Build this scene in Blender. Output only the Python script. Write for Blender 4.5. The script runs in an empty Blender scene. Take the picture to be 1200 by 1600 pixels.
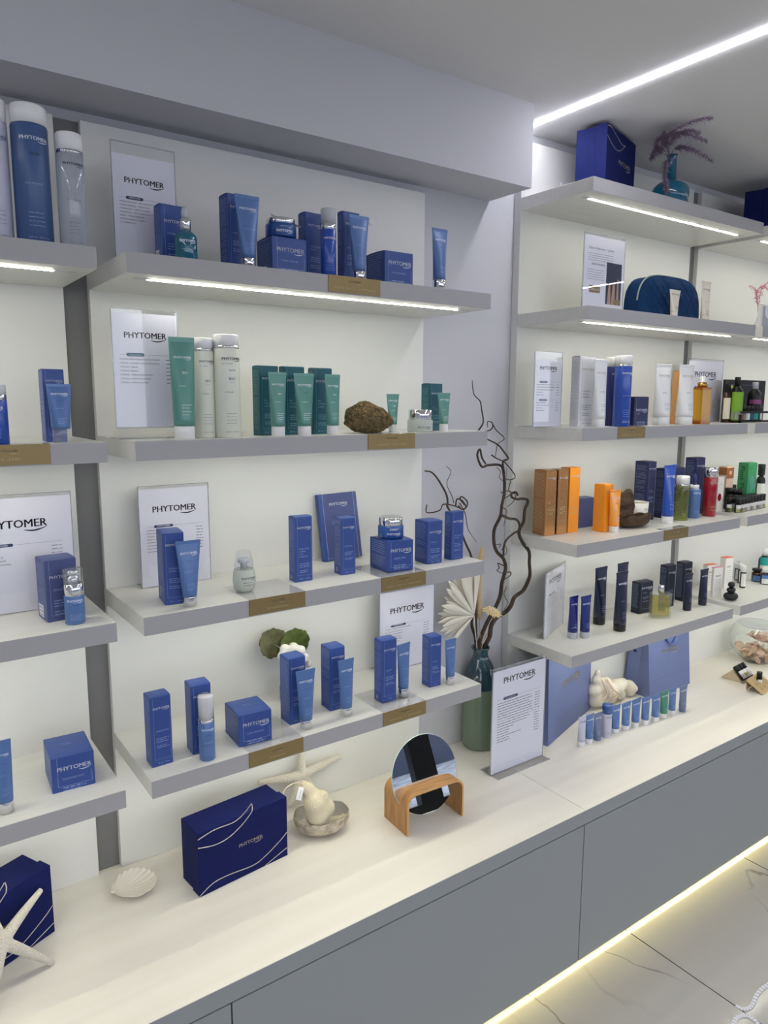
import bpy, bmesh, math, random
from mathutils import Vector, Matrix
rng = random.Random(7)
scn = bpy.context.scene
COL = scn.collection
R = math.radians

# ---------------------------------------------------------------- camera
FP = 1136.1                       # focal length in pixels of the 1200x1600 frame
CAM = Vector((-0.4108, -1.3844, 1.6273))
YAW, PIT, ROL = 0.6178, -0.1526, 0.0034
FW = Vector((math.sin(YAW) * math.cos(PIT), math.cos(YAW) * math.cos(PIT), math.sin(PIT)))
_r = Vector((math.cos(YAW), -math.sin(YAW), 0)); _u = _r.cross(FW)
RT = _r * math.cos(ROL) + _u * math.sin(ROL); UP = -_r * math.sin(ROL) + _u * math.cos(ROL)
cam = bpy.data.cameras.new('camera'); camo = bpy.data.objects.new('camera', cam); COL.objects.link(camo)
cam.sensor_fit = 'VERTICAL'; cam.sensor_height = 36; cam.sensor_width = 27
cam.lens = FP / 1600 * 36; cam.clip_start = 0.02
m3 = Matrix((RT, UP, -FW)).transposed().to_4x4(); m3.translation = CAM
camo.matrix_world = m3
scn.camera = camo

# ---------------------------------------------------------------- view, world, light levels
scn.view_settings.view_transform = 'Standard'; scn.view_settings.look = 'None'
scn.view_settings.gamma = 1; scn.view_settings.exposure = 0.1
scn.view_settings.use_curve_mapping = False
w = bpy.data.worlds.new('sky'); scn.world = w; w.use_nodes = True
wb = w.node_tree.nodes['Background']; wb.inputs[0].default_value = (0.90, 0.94, 1.0, 1); wb.inputs[1].default_value = 2.8
E_SHELF, E_CEIL, E_FLOOR = 38.0, 42.0, 21.0     # emission strengths of the light strips
scn.cycles.max_bounces = 10; scn.cycles.transparent_max_bounces = 16
scn.cycles.caustics_reflective = False; scn.cycles.caustics_refractive = False
scn.cycles.sample_clamp_indirect = 6

# ---------------------------------------------------------------- measures of the place (metres, floor z = 0)
ZS = [2.2346, 1.892, 1.5494, 1.2068, 0.8642]    # shelf tops
ZC = 0.5222                                     # worktop
TH, SD, WU, YW = 0.0371, 0.2701, 0.90, 0.2990   # shelf thickness, depth, width, wall plane
XA, XB, XC, XD = -0.9515, 0.0, 1.2708, 2.2223   # left ends of the four shelf units
YK, KJ, KT = -0.2077, 1.1063, 0.0395            # worktop front, joint, thickness
ZCE, ZBH, YBH, XBH = 2.4342, 2.2146, 0.1284, 1.1662
PTB, PTC = 2.1905, 2.4007

# ---------------------------------------------------------------- picture-point helpers (a point on a known plane)
def ray(px, py): return RT * ((px - 600) / FP) + UP * ((800 - py) / FP) + FW
def on_z(px, py, z):
    d = ray(px, py); return CAM + d * ((z - CAM.z) / d.z)
def on_y(px, py, Y):
    d = ray(px, py); return CAM + d * ((Y - CAM.y) / d.y)
def solve_x(px, P, d):
    v = P - CAM; k = px - 600
    return (k * v.dot(FW) - FP * v.dot(RT)) / (FP * d.dot(RT) - k * d.dot(FW))
def solve_y(py, P, d):
    v = P - CAM; k = 800 - py
    return (k * v.dot(FW) - FP * v.dot(UP)) / (FP * d.dot(UP) - k * d.dot(FW))
ZH = Vector((0, 0, 1))

# ---------------------------------------------------------------- materials
def lin(c):
    return tuple(((x / 255) / 12.92 if x / 255 <= 0.04045 else ((x / 255 + 0.055) / 1.055) ** 2.4) for x in c) + (1,)
MATS = {}
def mat(name, c, rough=0.5, metal=0.0, spec=0.5, coat=0.0, emit=None, es=0, trans=0.0, ior=1.45, bump=None, vary=None, alpha=None, sheen=0):
    m = bpy.data.materials.new(name); m.use_nodes = True; nt = m.node_tree; b = nt.nodes['Principled BSDF']
    b.inputs['Base Color'].default_value = lin(c); b.inputs['Roughness'].default_value = rough
    b.inputs['Metallic'].default_value = metal; b.inputs['Specular IOR Level'].default_value = spec
    b.inputs['Coat Weight'].default_value = coat; b.inputs['Coat Roughness'].default_value = 0.15
    b.inputs['Transmission Weight'].default_value = trans; b.inputs['IOR'].default_value = ior
    if sheen: b.inputs['Sheen Weight'].default_value = sheen
    if emit: b.inputs['Emission Color'].default_value = lin(emit); b.inputs['Emission Strength'].default_value = es
    tc = nt.nodes.new('ShaderNodeTexCoord')
    if vary:                                      # (scale xyz, colour two, detail, position lo, hi)
        mp = nt.nodes.new('ShaderNodeMapping'); mp.inputs['Scale'].default_value = vary[0]
        nz = nt.nodes.new('ShaderNodeTexNoise'); nz.inputs['Scale'].default_value = 1; nz.inputs['Detail'].default_value = vary[2]
        cr = nt.nodes.new('ShaderNodeValToRGB'); cr.color_ramp.elements[0].position = vary[3]; cr.color_ramp.elements[1].position = vary[4]
        cr.color_ramp.elements[0].color = lin(c); cr.color_ramp.elements[1].color = lin(vary[1])
        nt.links.new(tc.outputs['Object'], mp.inputs[0]); nt.links.new(mp.outputs[0], nz.inputs[0])
        nt.links.new(nz.outputs['Fac'], cr.inputs[0]); nt.links.new(cr.outputs[0], b.inputs['Base Color'])
    if bump:                                      # (scale, strength, distance, kind)
        if len(bump) > 3 and bump[3] == 'voronoi':
            t = nt.nodes.new('ShaderNodeTexVoronoi'); o = 'Distance'
        else:
            t = nt.nodes.new('ShaderNodeTexNoise'); t.inputs['Detail'].default_value = 4; o = 'Fac'
        t.inputs['Scale'].default_value = bump[0]
        bp = nt.nodes.new('ShaderNodeBump'); bp.inputs['Strength'].default_value = bump[1]; bp.inputs['Distance'].default_value = bump[2]
        nt.links.new(tc.outputs['Object'], t.inputs['Vector']); nt.links.new(t.outputs[o], bp.inputs['Height'])
        nt.links.new(bp.outputs[0], b.inputs['Normal'])
    MATS[name] = m; return m
def clear_mat(name, tint=(250, 252, 255), rough=0.02, frost=0.0, fcol=(230, 235, 240), k=1.0):
    """thin clear plastic or glass: passes light straight on, mirrors by Fresnel, a little milky if frosted"""
    m = bpy.data.materials.new(name); m.use_nodes = True; nt = m.node_tree; nt.nodes.clear()
    o = nt.nodes.new('ShaderNodeOutputMaterial'); t = nt.nodes.new('ShaderNodeBsdfTransparent'); t.inputs[0].default_value = lin(tint)
    g = nt.nodes.new('ShaderNodeBsdfGlossy'); g.inputs['Roughness'].default_value = rough
    fr = nt.nodes.new('ShaderNodeLayerWeight'); fr.inputs[0].default_value = .5
    pw = nt.nodes.new('ShaderNodeMath'); pw.operation = 'POWER'; pw.inputs[1].default_value = 4.5; nt.links.new(fr.outputs['Facing'], pw.inputs[0])
    mu = nt.nodes.new('ShaderNodeMath'); mu.operation = 'MULTIPLY_ADD'; mu.inputs[1].default_value = .9; mu.inputs[2].default_value = .04 * k; mu.use_clamp = True; nt.links.new(pw.outputs[0], mu.inputs[0])
    mx = nt.nodes.new('ShaderNodeMixShader'); nt.links.new(mu.outputs[0], mx.inputs[0])
    a = t
    if frost:
        d = nt.nodes.new('ShaderNodeBsdfDiffuse'); d.inputs[0].default_value = lin(fcol)
        tr = nt.nodes.new('ShaderNodeBsdfTranslucent'); tr.inputs[0].default_value = lin(fcol)
        m1 = nt.nodes.new('ShaderNodeMixShader'); m1.inputs[0].default_value = .4
        nt.links.new(d.outputs[0], m1.inputs[1]); nt.links.new(tr.outputs[0], m1.inputs[2])
        m2 = nt.nodes.new('ShaderNodeMixShader'); m2.inputs[0].default_value = frost
        nt.links.new(t.outputs[0], m2.inputs[1]); nt.links.new(m1.outputs[0], m2.inputs[2]); a = m2
    nt.links.new(a.outputs[0], mx.inputs[1]); nt.links.new(g.outputs[0], mx.inputs[2]); nt.links.new(mx.outputs[0], o.inputs[0])
    MATS[name] = m; return m
M = MATS
mat('laminate', (226, 225, 220), 0.32, vary=((3, 60, 60), (221, 220, 214), 3, .35, .7))
mat('panel_white', (226, 226, 222), 0.42)
mat('worktop_white', (238, 234, 224), 0.26, vary=((1.5, 30, 30), (234, 229, 218), 2, .35, .7))
mat('edge_white', (205, 205, 209), 0.45)
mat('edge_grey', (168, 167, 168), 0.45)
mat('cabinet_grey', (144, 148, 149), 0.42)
mat('gap_grey', (120, 119, 120), 0.7)
mat('wall_paint', (200, 200, 205), 0.8)
mat('ceiling_paint', (226, 225, 224), 0.85)
mat('black_frame', (14, 15, 17), 0.3)
mat('dark_gap', (30, 31, 33), 0.8)
mat('led_white', (255, 255, 255), emit=(255, 252, 232), es=E_SHELF)
mat('led_ceiling', (255, 255, 255), emit=(245, 244, 255), es=E_CEIL)
mat('led_floor', (255, 255, 255), emit=(255, 242, 176), es=E_FLOOR)
mat('blue_carton', (50, 77, 146), 0.4)
mat('blue_carton_dim', (72, 82, 132), 0.45)
mat('navy_carton', (30, 36, 82), 0.4)
mat('ink_carton', (19, 23, 45), 0.42)
mat('teal_carton', (16, 84, 98), 0.4)
mat('white_carton', (222, 222, 228), 0.4)
mat('copper_carton', (190, 138, 88), 0.26, 0.8)
mat('tan_carton', (203, 146, 88), 0.5)
mat('orange_carton', (242, 152, 38), 0.3)
mat('pale_carton', (238, 236, 230), 0.5)
mat('brown_band', (166, 100, 56), 0.5)
mat('peach_band', (226, 196, 170), 0.5)
mat('green_carton', (60, 148, 96), 0.45)
mat('salmon', (226, 128, 104), 0.5); mat('pinkish', (222, 150, 178), 0.5)
mat('gift_blue', (16, 25, 78), 0.65, spec=.15, vary=((40, 40, 40), (18, 28, 84), 2, .3, .7))
mat('silver_line', (214, 208, 204), 0.25, 0.75)
mat('blue_tube', (86, 118, 172), 0.36, metal=0.15, coat=.2)
mat('blue_label', (66, 92, 138), 0.3)
mat('royal_blue', (34, 76, 172), 0.25, coat=.4)
mat('deep_blue', (24, 36, 108), 0.3, coat=.3)
mat('ink_tube', (18, 22, 52), 0.28, coat=.4)
mat('teal_tube', (92, 146, 136), 0.34, metal=0.12, coat=.2)
mat('green_tube', (66, 132, 112), 0.35)
mat('white_plastic', (236, 236, 236), 0.3, coat=.3)
mat('lilac_plastic', (196, 196, 214), 0.35)
mat('cream_bottle', (226, 228, 214), 0.35, coat=.3)
mat('cream_tube', (226, 218, 200), 0.4)
mat('orange_tube', (244, 158, 50), 0.25, coat=.5)
mat('grey_tube', (108, 120, 150), 0.35)
mat('black_plastic', (18, 18, 20), 0.35)
mat('clear_cap_grey', (186, 190, 196), 0.2)
mat('chrome', (222, 222, 226), 0.08, 1.0)
mat('gold_metal', (196, 152, 80), 0.2, 1.0)
mat('gold_plaque', (140, 120, 78), 0.35, 0.35)
mat('ink', (24, 24, 34), 0.6); mat('ink_grey', (110, 112, 124), 0.6)
mat('print_white', (226, 230, 242), 0.5); mat('print_blue', (152, 170, 214), 0.5)
mat('print_teal', (120, 176, 184), 0.5); mat('print_pale', (196, 182, 140), 0.4)
mat('print_silver', (186, 178, 168), 0.35, 0.6)
mat('pill_navy', (38, 54, 96), 0.5); mat('pill_teal', (26, 98, 116), 0.5)
mat('paper', (236, 236, 246), 0.6)
mat('photo_navy', (34, 46, 72), 0.4); mat('photo_skin', (172, 140, 124), 0.5)
mat('jar_blue', (34, 78, 148), 0.25, coat=.5)
mat('bag_blue', (104, 116, 160), 0.55); mat('bag_inside', (30, 34, 66), 0.6)
mat('ribbon', (96, 120, 178), 0.3)
mat('pouch_blue', (10, 48, 88), 0.75, spec=.2, bump=(90, .5, .002))
mat('zip_grey', (150, 160, 150), 0.5)
mat('cotton_cloth', (232, 224, 206), 0.9, bump=(60, .5, .004))
mat('string', (222, 208, 186), 0.9)
mat('glass_vase_teal', (12, 92, 122), 0.08, coat=.6)
mat('glaze_green', (100, 120, 102), 0.2, coat=.5, vary=((14, 14, 5), (116, 132, 114), 3, .35, .7))
mat('glaze_dark', (24, 50, 62), 0.12, coat=.8, vary=((30, 30, 20), (40, 78, 90), 4, .35, .75))
mat('branch', (58, 46, 38), 0.8, bump=(80, .8, .003), vary=((40, 40, 10), (84, 70, 56), 4, .35, .7))
mat('dry_palm', (230, 224, 208), 0.7, bump=(120, .3, .002))
mat('dry_grass', (204, 178, 136), 0.9, bump=(200, 1, .004))
mat('dry_flower', (240, 222, 180), 0.8)
mat('dark_leaf', (50, 42, 36), 0.8)
mat('leaf_olive', (100, 100, 66), 0.6, vary=((50, 50, 50), (60, 60, 40), 4, .4, .7))
mat('leaf_green', (84, 98, 38), 0.5, vary=((50, 50, 50), (50, 66, 24), 4, .4, .7))
mat('cotton', (240, 236, 228), 0.95, bump=(120, .8, .003))
mat('starfish', (228, 222, 208), 0.9, bump=(420, 1, .0025, 'voronoi'))
mat('shell_white', (232, 226, 214), 0.6, bump=(120, .3, .002))
mat('shell_outer', (214, 202, 182), 0.85, bump=(160, 1, .004), vary=((60, 60, 60), (160, 148, 130), 5, .35, .65))
mat('shell_pearl', (190, 190, 184), 0.2, 0.2, vary=((20, 20, 20), (210, 200, 190), 3, .35, .65))
mat('loofah', (226, 216, 188), 0.95, bump=(520, 1, .002, 'voronoi'))
mat('sponge', (128, 106, 70), 0.95, bump=(220, 1, .02, 'voronoi'), vary=((90, 90, 90), (170, 146, 100), 3, .35, .65))
mat('oak', (184, 140, 88), 0.45, vary=((12, 160, 14), (150, 106, 62), 4, .35, .65))
mat('oak_edge', (206, 160, 104), 0.5)
mat('driftwood', (96, 76, 58), 0.9, bump=(60, 1, .006), vary=((10, 50, 50), (66, 52, 40), 5, .3, .7))
mat('pale_wood', (206, 188, 156), 0.6)
mat('kraft', (190, 164, 118), 0.8)
mat('candle_cup', (236, 232, 226), 0.4)
mat('mirror', (235, 238, 240), 0.0, 1.0)
mat('mirror_edge', (180, 200, 196), 0.1)
mat('feather_lilac', (136, 118, 138), 0.9); mat('feather_pink', (206, 112, 134), 0.9)
mat('stone_black', (26, 26, 27), 0.45)
mat('amber', (58, 26, 10), 0.1, coat=.5); mat('label_white', (230, 230, 226), 0.5)
mat('label_teal', (40, 160, 150), 0.5); mat('label_lime', (196, 208, 60), 0.5); mat('label_purple', (138, 70, 120), 0.5)
mat('label_brown', (140, 116, 104), 0.5); mat('label_blue', (84, 128, 186), 0.5); mat('label_pink', (206, 164, 200), 0.5)
mat('label_green', (120, 168, 44), 0.5); mat('label_cream', (224, 216, 190), 0.5); mat('label_dteal', (20, 96, 110), 0.5)
mat('red_bottle', (150, 18, 34), 0.12, coat=.6)
mat('petal', (244, 214, 198), 0.8); mat('petal_tan', (226, 196, 172), 0.85)
mat('serum_teal', (10, 104, 130), 0.08, coat=.6, trans=.2)
clear_mat('oil_gold', (248, 220, 130), 0.04, .35, (230, 186, 84)); clear_mat('oil_dark', (226, 156, 56), 0.04, .6, (206, 138, 46))
clear_mat('oil_green', (232, 236, 186), 0.04, .22, (196, 202, 120)); clear_mat('scent', (240, 232, 150), 0.03, .3, (226, 212, 110))
clear_mat('acrylic', (254, 254, 255), 0.01)
clear_mat('acrylic_edge', (240, 244, 246), 0.05, .35, (236, 240, 244))
clear_mat('clear_plastic', (248, 250, 252), 0.03, .14, (236, 238, 242), k=1.4)
clear_mat('frost_plastic', (244, 246, 248), 0.12, .7, (240, 242, 246))
clear_mat('frost_glass', (236, 242, 238), 0.15, .85, (232, 238, 230))
clear_mat('micellar', (236, 240, 246), 0.06, .55, (226, 232, 240))
clear_mat('bowl_glass', (250, 253, 250), 0.01, k=1.3)

# ---------------------------------------------------------------- mesh builder
_TXT = {}
def text_shape(s):
    if s not in _TXT:
        c = bpy.data.curves.new('t', 'FONT'); c.body = s; c.size = 1; c.resolution_u = 2;  c.fill_mode = 'FRONT'
        o = bpy.data.objects.new('t', c); COL.objects.link(o)
        dg = bpy.context.evaluated_depsgraph_get(); me = bpy.data.meshes.new_from_object(o.evaluated_get(dg))
        vs = [(v.co.x, v.co.y) for v in me.vertices]; fs = [tuple(p.vertices) for p in me.polygons]
        bpy.data.objects.remove(o); bpy.data.curves.remove(c); bpy.data.meshes.remove(me)
        x0 = min(v[0] for v in vs) if vs else 0; x1 = max(v[0] for v in vs) if vs else 1
        _TXT[s] = ([(x - x0, y) for x, y in vs], fs, x1 - x0)
    return _TXT[s]
class MB:
    def __init__(s): s.v, s.f, s.m, s.sm, s.mats = [], [], [], [], []
    def mi(s, m):
        m = MATS[m] if isinstance(m, str) else m
        if m not in s.mats: s.mats.append(m)
        return s.mats.index(m)
    def add(s, vs, fs, m, smooth=False, T=None):
        b = len(s.v); k = s.mi(m)
        s.v += [tuple(T @ Vector(v)) if T is not None else tuple(v) for v in vs]
        for f in fs: s.f.append([b + i for i in f]); s.m.append(k); s.sm.append(smooth)
        return s
    def box(s, x0, x1, y0, y1, z0, z1, m, bev=0, T=None, seg=1):
        if bev:
            bm = bmesh.new(); bmesh.ops.create_cube(bm, size=1)
            for v in bm.verts: v.co = Vector(((x0 + x1) / 2 + v.co.x * (x1 - x0), (y0 + y1) / 2 + v.co.y * (y1 - y0), (z0 + z1) / 2 + v.co.z * (z1 - z0)))
            bmesh.ops.bevel(bm, geom=list(bm.edges), offset=bev, segments=seg, profile=.7, affect='EDGES')
            bm.verts.index_update()
            s.add([tuple(v.co) for v in bm.verts], [[v.index for v in f.verts] for f in bm.faces], m, False, T); bm.free(); return s
        vs = [(x, y, z) for z in (z0, z1) for y in (y0, y1) for x in (x0, x1)]
        return s.add(vs, [(0, 2, 3, 1), (4, 5, 7, 6), (0, 1, 5, 4), (2, 6, 7, 3), (0, 4, 6, 2), (1, 3, 7, 5)], m, False, T)
    def loft(s, rings, m, smooth=True, cap0=True, cap1=True, T=None, closed=True):
        n = len(rings[0]); vs = [p for r in rings for p in r]; fs = []
        for i in range(len(rings) - 1):
            for j in range(n if closed else n - 1):
                a, b = i * n + j, i * n + (j + 1) % n; fs.append((a, b, b + n, a + n))
        if cap0: fs.append(tuple(range(n - 1, -1, -1)))
        if cap1: fs.append(tuple((len(rings) - 1) * n + j for j in range(n)))
        return s.add(vs, fs, m, smooth, T)
    def lathe(s, prof, m, n=28, c=(0, 0), sx=1, sy=1, T=None, cap0=True, cap1=True, smooth=True):
        rings = [[(c[0] + r * sx * math.cos(2 * math.pi * j / n), c[1] + r * sy * math.sin(2 * math.pi * j / n), z) for j in range(n)] for r, z in prof]
        return s.loft(rings, m, smooth, cap0, cap1, T)
    def tube(s, pts, rad, m, n=7, T=None):
        pts = [Vector(p) for p in pts]; rings = []; nrm = None
        for i, p in enumerate(pts):
            t = (pts[min(i + 1, len(pts) - 1)] - pts[max(i - 1, 0)]).normalized()
            if nrm is None: nrm = t.orthogonal().normalized()
            nrm = (nrm - t * nrm.dot(t)); nrm = nrm.normalized() if nrm.length > 1e-6 else t.orthogonal().normalized()
            b = t.cross(nrm); r = rad[i] if isinstance(rad, (list, tuple)) else rad
            rings.append([tuple(p + (nrm * math.cos(2 * math.pi * j / n) + b * math.sin(2 * math.pi * j / n)) * r) for j in range(n)])
        return s.loft(rings, m, True, T=T)
    def grid(s, fn, nu, nv, m, smooth=True, T=None):
        vs = [fn(i / nu, j / nv) for j in range(nv + 1) for i in range(nu + 1)]
        fs = [(j * (nu + 1) + i, j * (nu + 1) + i + 1, (j + 1) * (nu + 1) + i + 1, (j + 1) * (nu + 1) + i) for j in range(nv) for i in range(nu)]
        return s.add(vs, fs, m, smooth, T)
    def poly(s, pts, m, mp): return s.add([mp(*p) for p in pts], [tuple(range(len(pts)))], m)
    def text(s, txt, m, mp, x, y, cap=None, width=None, align='l', bold=0):
        vs, fs, tw = text_shape(txt)
        k = (width / tw) if width else cap / 0.73
        ox = x - (tw * k / 2 if align == 'c' else tw * k if align == 'r' else 0)
        s.add([mp(ox + a * k, y + b * k) for a, b in vs], fs, m); return tw * k
    def logo(s, m, mp, x, y, width, align='c', swoosh=True):
        """the eight-letter word mark with the thin stroke under its last three letters"""
        x0 = x - (width / 2 if align == 'c' else 0)
        for q in (0, .0045, .009): s.text('PHYTOMER', m, mp, x0 + q * width, y, width=width * .991)
        if swoosh:
            a, b, n = x0 + width * .63, x0 + width * .99, 8; up, lo = [], []
            for i in range(n + 1):
                t = i / n; xx = a + (b - a) * t; yy = y - width * (.045 + .028 * math.sin(t * math.pi * 1.15) - .02 * t)
                th = width * .011 * math.sin(math.pi * min(1, t * .9 + .08)) + width * .003
                up.append((xx, yy + th)); lo.append((xx, yy - th))
            for i in range(n): s.poly([lo[i], lo[i + 1], up[i + 1], up[i]], m, mp)
    def bar(s, m, mp, x0, x1, y, t): s.poly([(x0, y - t / 2), (x1, y - t / 2), (x1, y + t / 2), (x0, y + t / 2)], m, mp)
    def vbar(s, m, mp, x, y0, y1, t): s.poly([(x - t / 2, y0), (x + t / 2, y0), (x + t / 2, y1), (x - t / 2, y1)], m, mp)
    def words(s, m, mp, x, y, length, h):
        """print too small to read in the photograph: short word-like dashes"""
        e = x + length
        while x < e:
            l = h * rng.uniform(2.2, 6); l = min(l, e - x)
            if l > h * .7: s.bar(m, mp, x, x + l, y, h * .55)
            x += l + h * .8
    def rect(s, m, mp, x0, x1, y0, y1): s.poly([(x0, y0), (x1, y0), (x1, y1), (x0, y1)], m, mp)
    def disc(s, m, mp, x, y, r, n=14, ry=None): s.poly([(x + r * math.cos(2 * math.pi * i / n), y + (ry or r) * math.sin(2 * math.pi * i / n)) for i in range(n)], m, mp)
def obj(name, mb, parent=None):
    me = bpy.data.meshes.new(name); me.from_pydata(mb.v, [], mb.f); me.update()
    for m in mb.mats: me.materials.append(m)
    me.polygons.foreach_set('material_index', mb.m); me.polygons.foreach_set('use_smooth', mb.sm)
    o = bpy.data.objects.new(name, me); COL.objects.link(o)
    if parent: o.parent = parent
    return o
def tag(o, label, cat, group=None):
    o['label'] = label; o['category'] = cat
    if group: o['group'] = group
    return o
def thing(name, label, cat, loc=(0, 0, 0), rz=0, group=None, lean=0):
    o = bpy.data.objects.new(name, None); COL.objects.link(o); o.location = loc; o.rotation_euler = (lean, 0, rz)
    o.empty_display_size = .02
    return tag(o, label, cat, group)
def struct(name, mb):
    o = obj(name, mb); o['kind'] = 'structure'; return o
def front(y, eps=.0003): return lambda a, b: (a, y - eps, b)
def copy_tree(o, loc, label, rz=None):
    c = o.copy(); COL.objects.link(c); c.location = loc; c['label'] = label
    if rz is not None: c.rotation_euler = (0, 0, rz)
    for ch in list(o.children):
        d = ch.copy(); COL.objects.link(d); d.parent = c
        for g in list(ch.children):
            e = g.copy(); COL.objects.link(e); e.parent = d
    return c

# ================================================================ THE SETTING
X0, X1, Y0 = -2.4, 5.6, -3.0
# marble tile floor
fm = bpy.data.materials.new('marble_tile'); fm.use_nodes = True; nt = fm.node_tree; b = nt.nodes['Principled BSDF']; MATS['marble_tile'] = fm
tc = nt.nodes.new('ShaderNodeTexCoord'); sx = nt.nodes.new('ShaderNodeSeparateXYZ'); nt.links.new(tc.outputs['Object'], sx.inputs[0])
def math_node(op, a, bb=None, cc=None):
    n = nt.nodes.new('ShaderNodeMath'); n.operation = op
    for i, q in enumerate((a, bb, cc)):
        if q is None: continue
        if isinstance(q, (int, float)): n.inputs[i].default_value = q
        else: nt.links.new(q, n.inputs[i])
    return n.outputs[0]
def mix_col(f, a, c):
    n = nt.nodes.new('ShaderNodeMix'); n.data_type = 'RGBA'; nt.links.new(f, n.inputs[0])
    for i, q in ((6, a), (7, c)):
        if isinstance(q, tuple): n.inputs[i].default_value = q
        else: nt.links.new(q, n.inputs[i])
    return n.outputs[2]
def joint(o, off, per):
    f = math_node('FRACT', math_node('DIVIDE', math_node('SUBTRACT', o, off), per))
    return math_node('LESS_THAN', math_node('MINIMUM', f, math_node('SUBTRACT', 1, f)), 0.0017 / per)
jt = math_node('MAXIMUM', joint(sx.outputs[0], 1.388, .6565), joint(sx.outputs[1], -1.42, 1.313))
def vein(scale, dist, wdt, seed, lo, hi):
    mp = nt.nodes.new('ShaderNodeMapping'); mp.inputs['Rotation'].default_value = (0, 0, 0.5); mp.inputs['Scale'].default_value = (scale, scale * .55, 1); mp.inputs['Location'].default_value = (seed, seed * .7, 0)
    n = nt.nodes.new('ShaderNodeTexNoise'); n.inputs['Scale'].default_value = 1; n.inputs['Detail'].default_value = 5; n.inputs['Distortion'].default_value = dist
    nt.links.new(tc.outputs['Object'], mp.inputs[0]); nt.links.new(mp.outputs[0], n.inputs['Vector'])
    a = math_node('ABSOLUTE', math_node('SUBTRACT', n.outputs['Fac'], .5))
    r = nt.nodes.new('ShaderNodeMapRange'); r.inputs[1].default_value = 0; r.inputs[2].default_value = wdt; r.inputs[3].default_value = 1; r.inputs[4].default_value = 0; nt.links.new(a, r.inputs[0])
    n2 = nt.nodes.new('ShaderNodeTexNoise'); n2.inputs['Scale'].default_value = 1.3; n2.inputs['Detail'].default_value = 1; nt.links.new(tc.outputs['Object'], n2.inputs['Vector'])
    q = nt.nodes.new('ShaderNodeMapRange'); q.inputs[1].default_value = lo; q.inputs[2].default_value = hi; nt.links.new(n2.outputs['Fac'], q.inputs[0])
    return math_node('MULTIPLY', r.outputs[0], q.outputs[0])
v1 = vein(1.5, .35, .006, 3.1, .40, .5); v2 = vein(2.6, .6, .02, 8.3, .52, .7)
c = mix_col(math_node('MULTIPLY', v2, .25), lin((182, 179, 174)), lin((134, 130, 122)))
c = mix_col(math_node('MULTIPLY', v1, .75), c, lin((112, 106, 96)))
c = mix_col(jt, c, lin((22, 22, 22)))
nt.links.new(c, b.inputs['Base Color']); b.inputs['Roughness'].default_value = .1; b.inputs['Specular IOR Level'].default_value = .5
struct('floor', MB().box(X0, X1, Y0, .40, -.10, 0, 'marble_tile'))
struct('wall_back', MB().box(X0, X1, YW, YW + .1, 0, ZCE + .1, 'wall_paint'))
struct('wall_left', MB().box(X0 - .1, X0, Y0, YW + .1, 0, ZCE + .1, 'wall_paint'))
struct('wall_right', MB().box(X1, X1 + .1, Y0, YW + .1, 0, ZCE + .1, 'wall_paint'))
struct('ceiling', MB().box(X0 - .1, X1 + .1, Y0, YW + .1, ZCE, ZCE + .1, 'ceiling_paint'))
struct('trim_1', MB().box(X0, XBH, YBH, YW, ZBH, ZCE, 'wall_paint'))                     # the lowered bulkhead over the left shelves
struct('trim_2', MB().box(-.0515, 0, YW - .012, YW, ZC, PTB, 'gap_grey'))
struct('trim_3', MB().box(XC + WU, XD, YW - .012, YW, ZC, PTC, 'gap_grey'))
# shop front behind the camera: low wall, black frames, panes, and the paving outside
wf = MB(); wf.box(X0 - .1, X1 + .1, Y0 - .12, Y0, 2.28, ZCE + .1, 'wall_paint'); wf.box(X0 - .1, X0 + .1, Y0 - .12, Y0, 0, 2.28, 'wall_paint'); wf.box(X1 - .1, X1 + .1, Y0 - .12, Y0, 0, 2.28, 'wall_paint')
struct('wall_front', wf)
xs = [X0 + .1, -.75, 1.15, 2.36, 3.7, X1 - .1]
for i in range(5):
    a, bb = xs[i], xs[i + 1]; fr = MB(); t = .09
    fr.box(a, a + t, Y0 - .10, Y0 - .02, 0, 2.28, 'black_frame'); fr.box(bb - t, bb, Y0 - .10, Y0 - .02, 0, 2.28, 'black_frame')
    fr.box(a + t, bb - t, Y0 - .10, Y0 - .02, 0, .16, 'black_frame'); fr.box(a + t, bb - t, Y0 - .10, Y0 - .02, 2.2, 2.28, 'black_frame')
    o = struct('door_1' if i == 2 else 'window_%d' % (i + 1 if i < 2 else i), fr)
    p = obj('pane', MB().box(a + t, bb - t, Y0 - .065, Y0 - .055, .16, 2.2, 'acrylic'), o)
struct('ground', MB().box(-9, 12, -14, Y0 - .12, -.15, -.02, 'kraft'))
MATS['kraft2'] = mat('paving', (108, 114, 124), .8, vary=((7, 7, 7), (146, 152, 164), 5, .4, .6))
bpy.data.objects['ground'].data.materials[0] = MATS['paving']
struct('wall_outside', MB().box(-9, 12, -7.6, -7.4, -.02, 1.25, 'photo_navy'))

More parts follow.
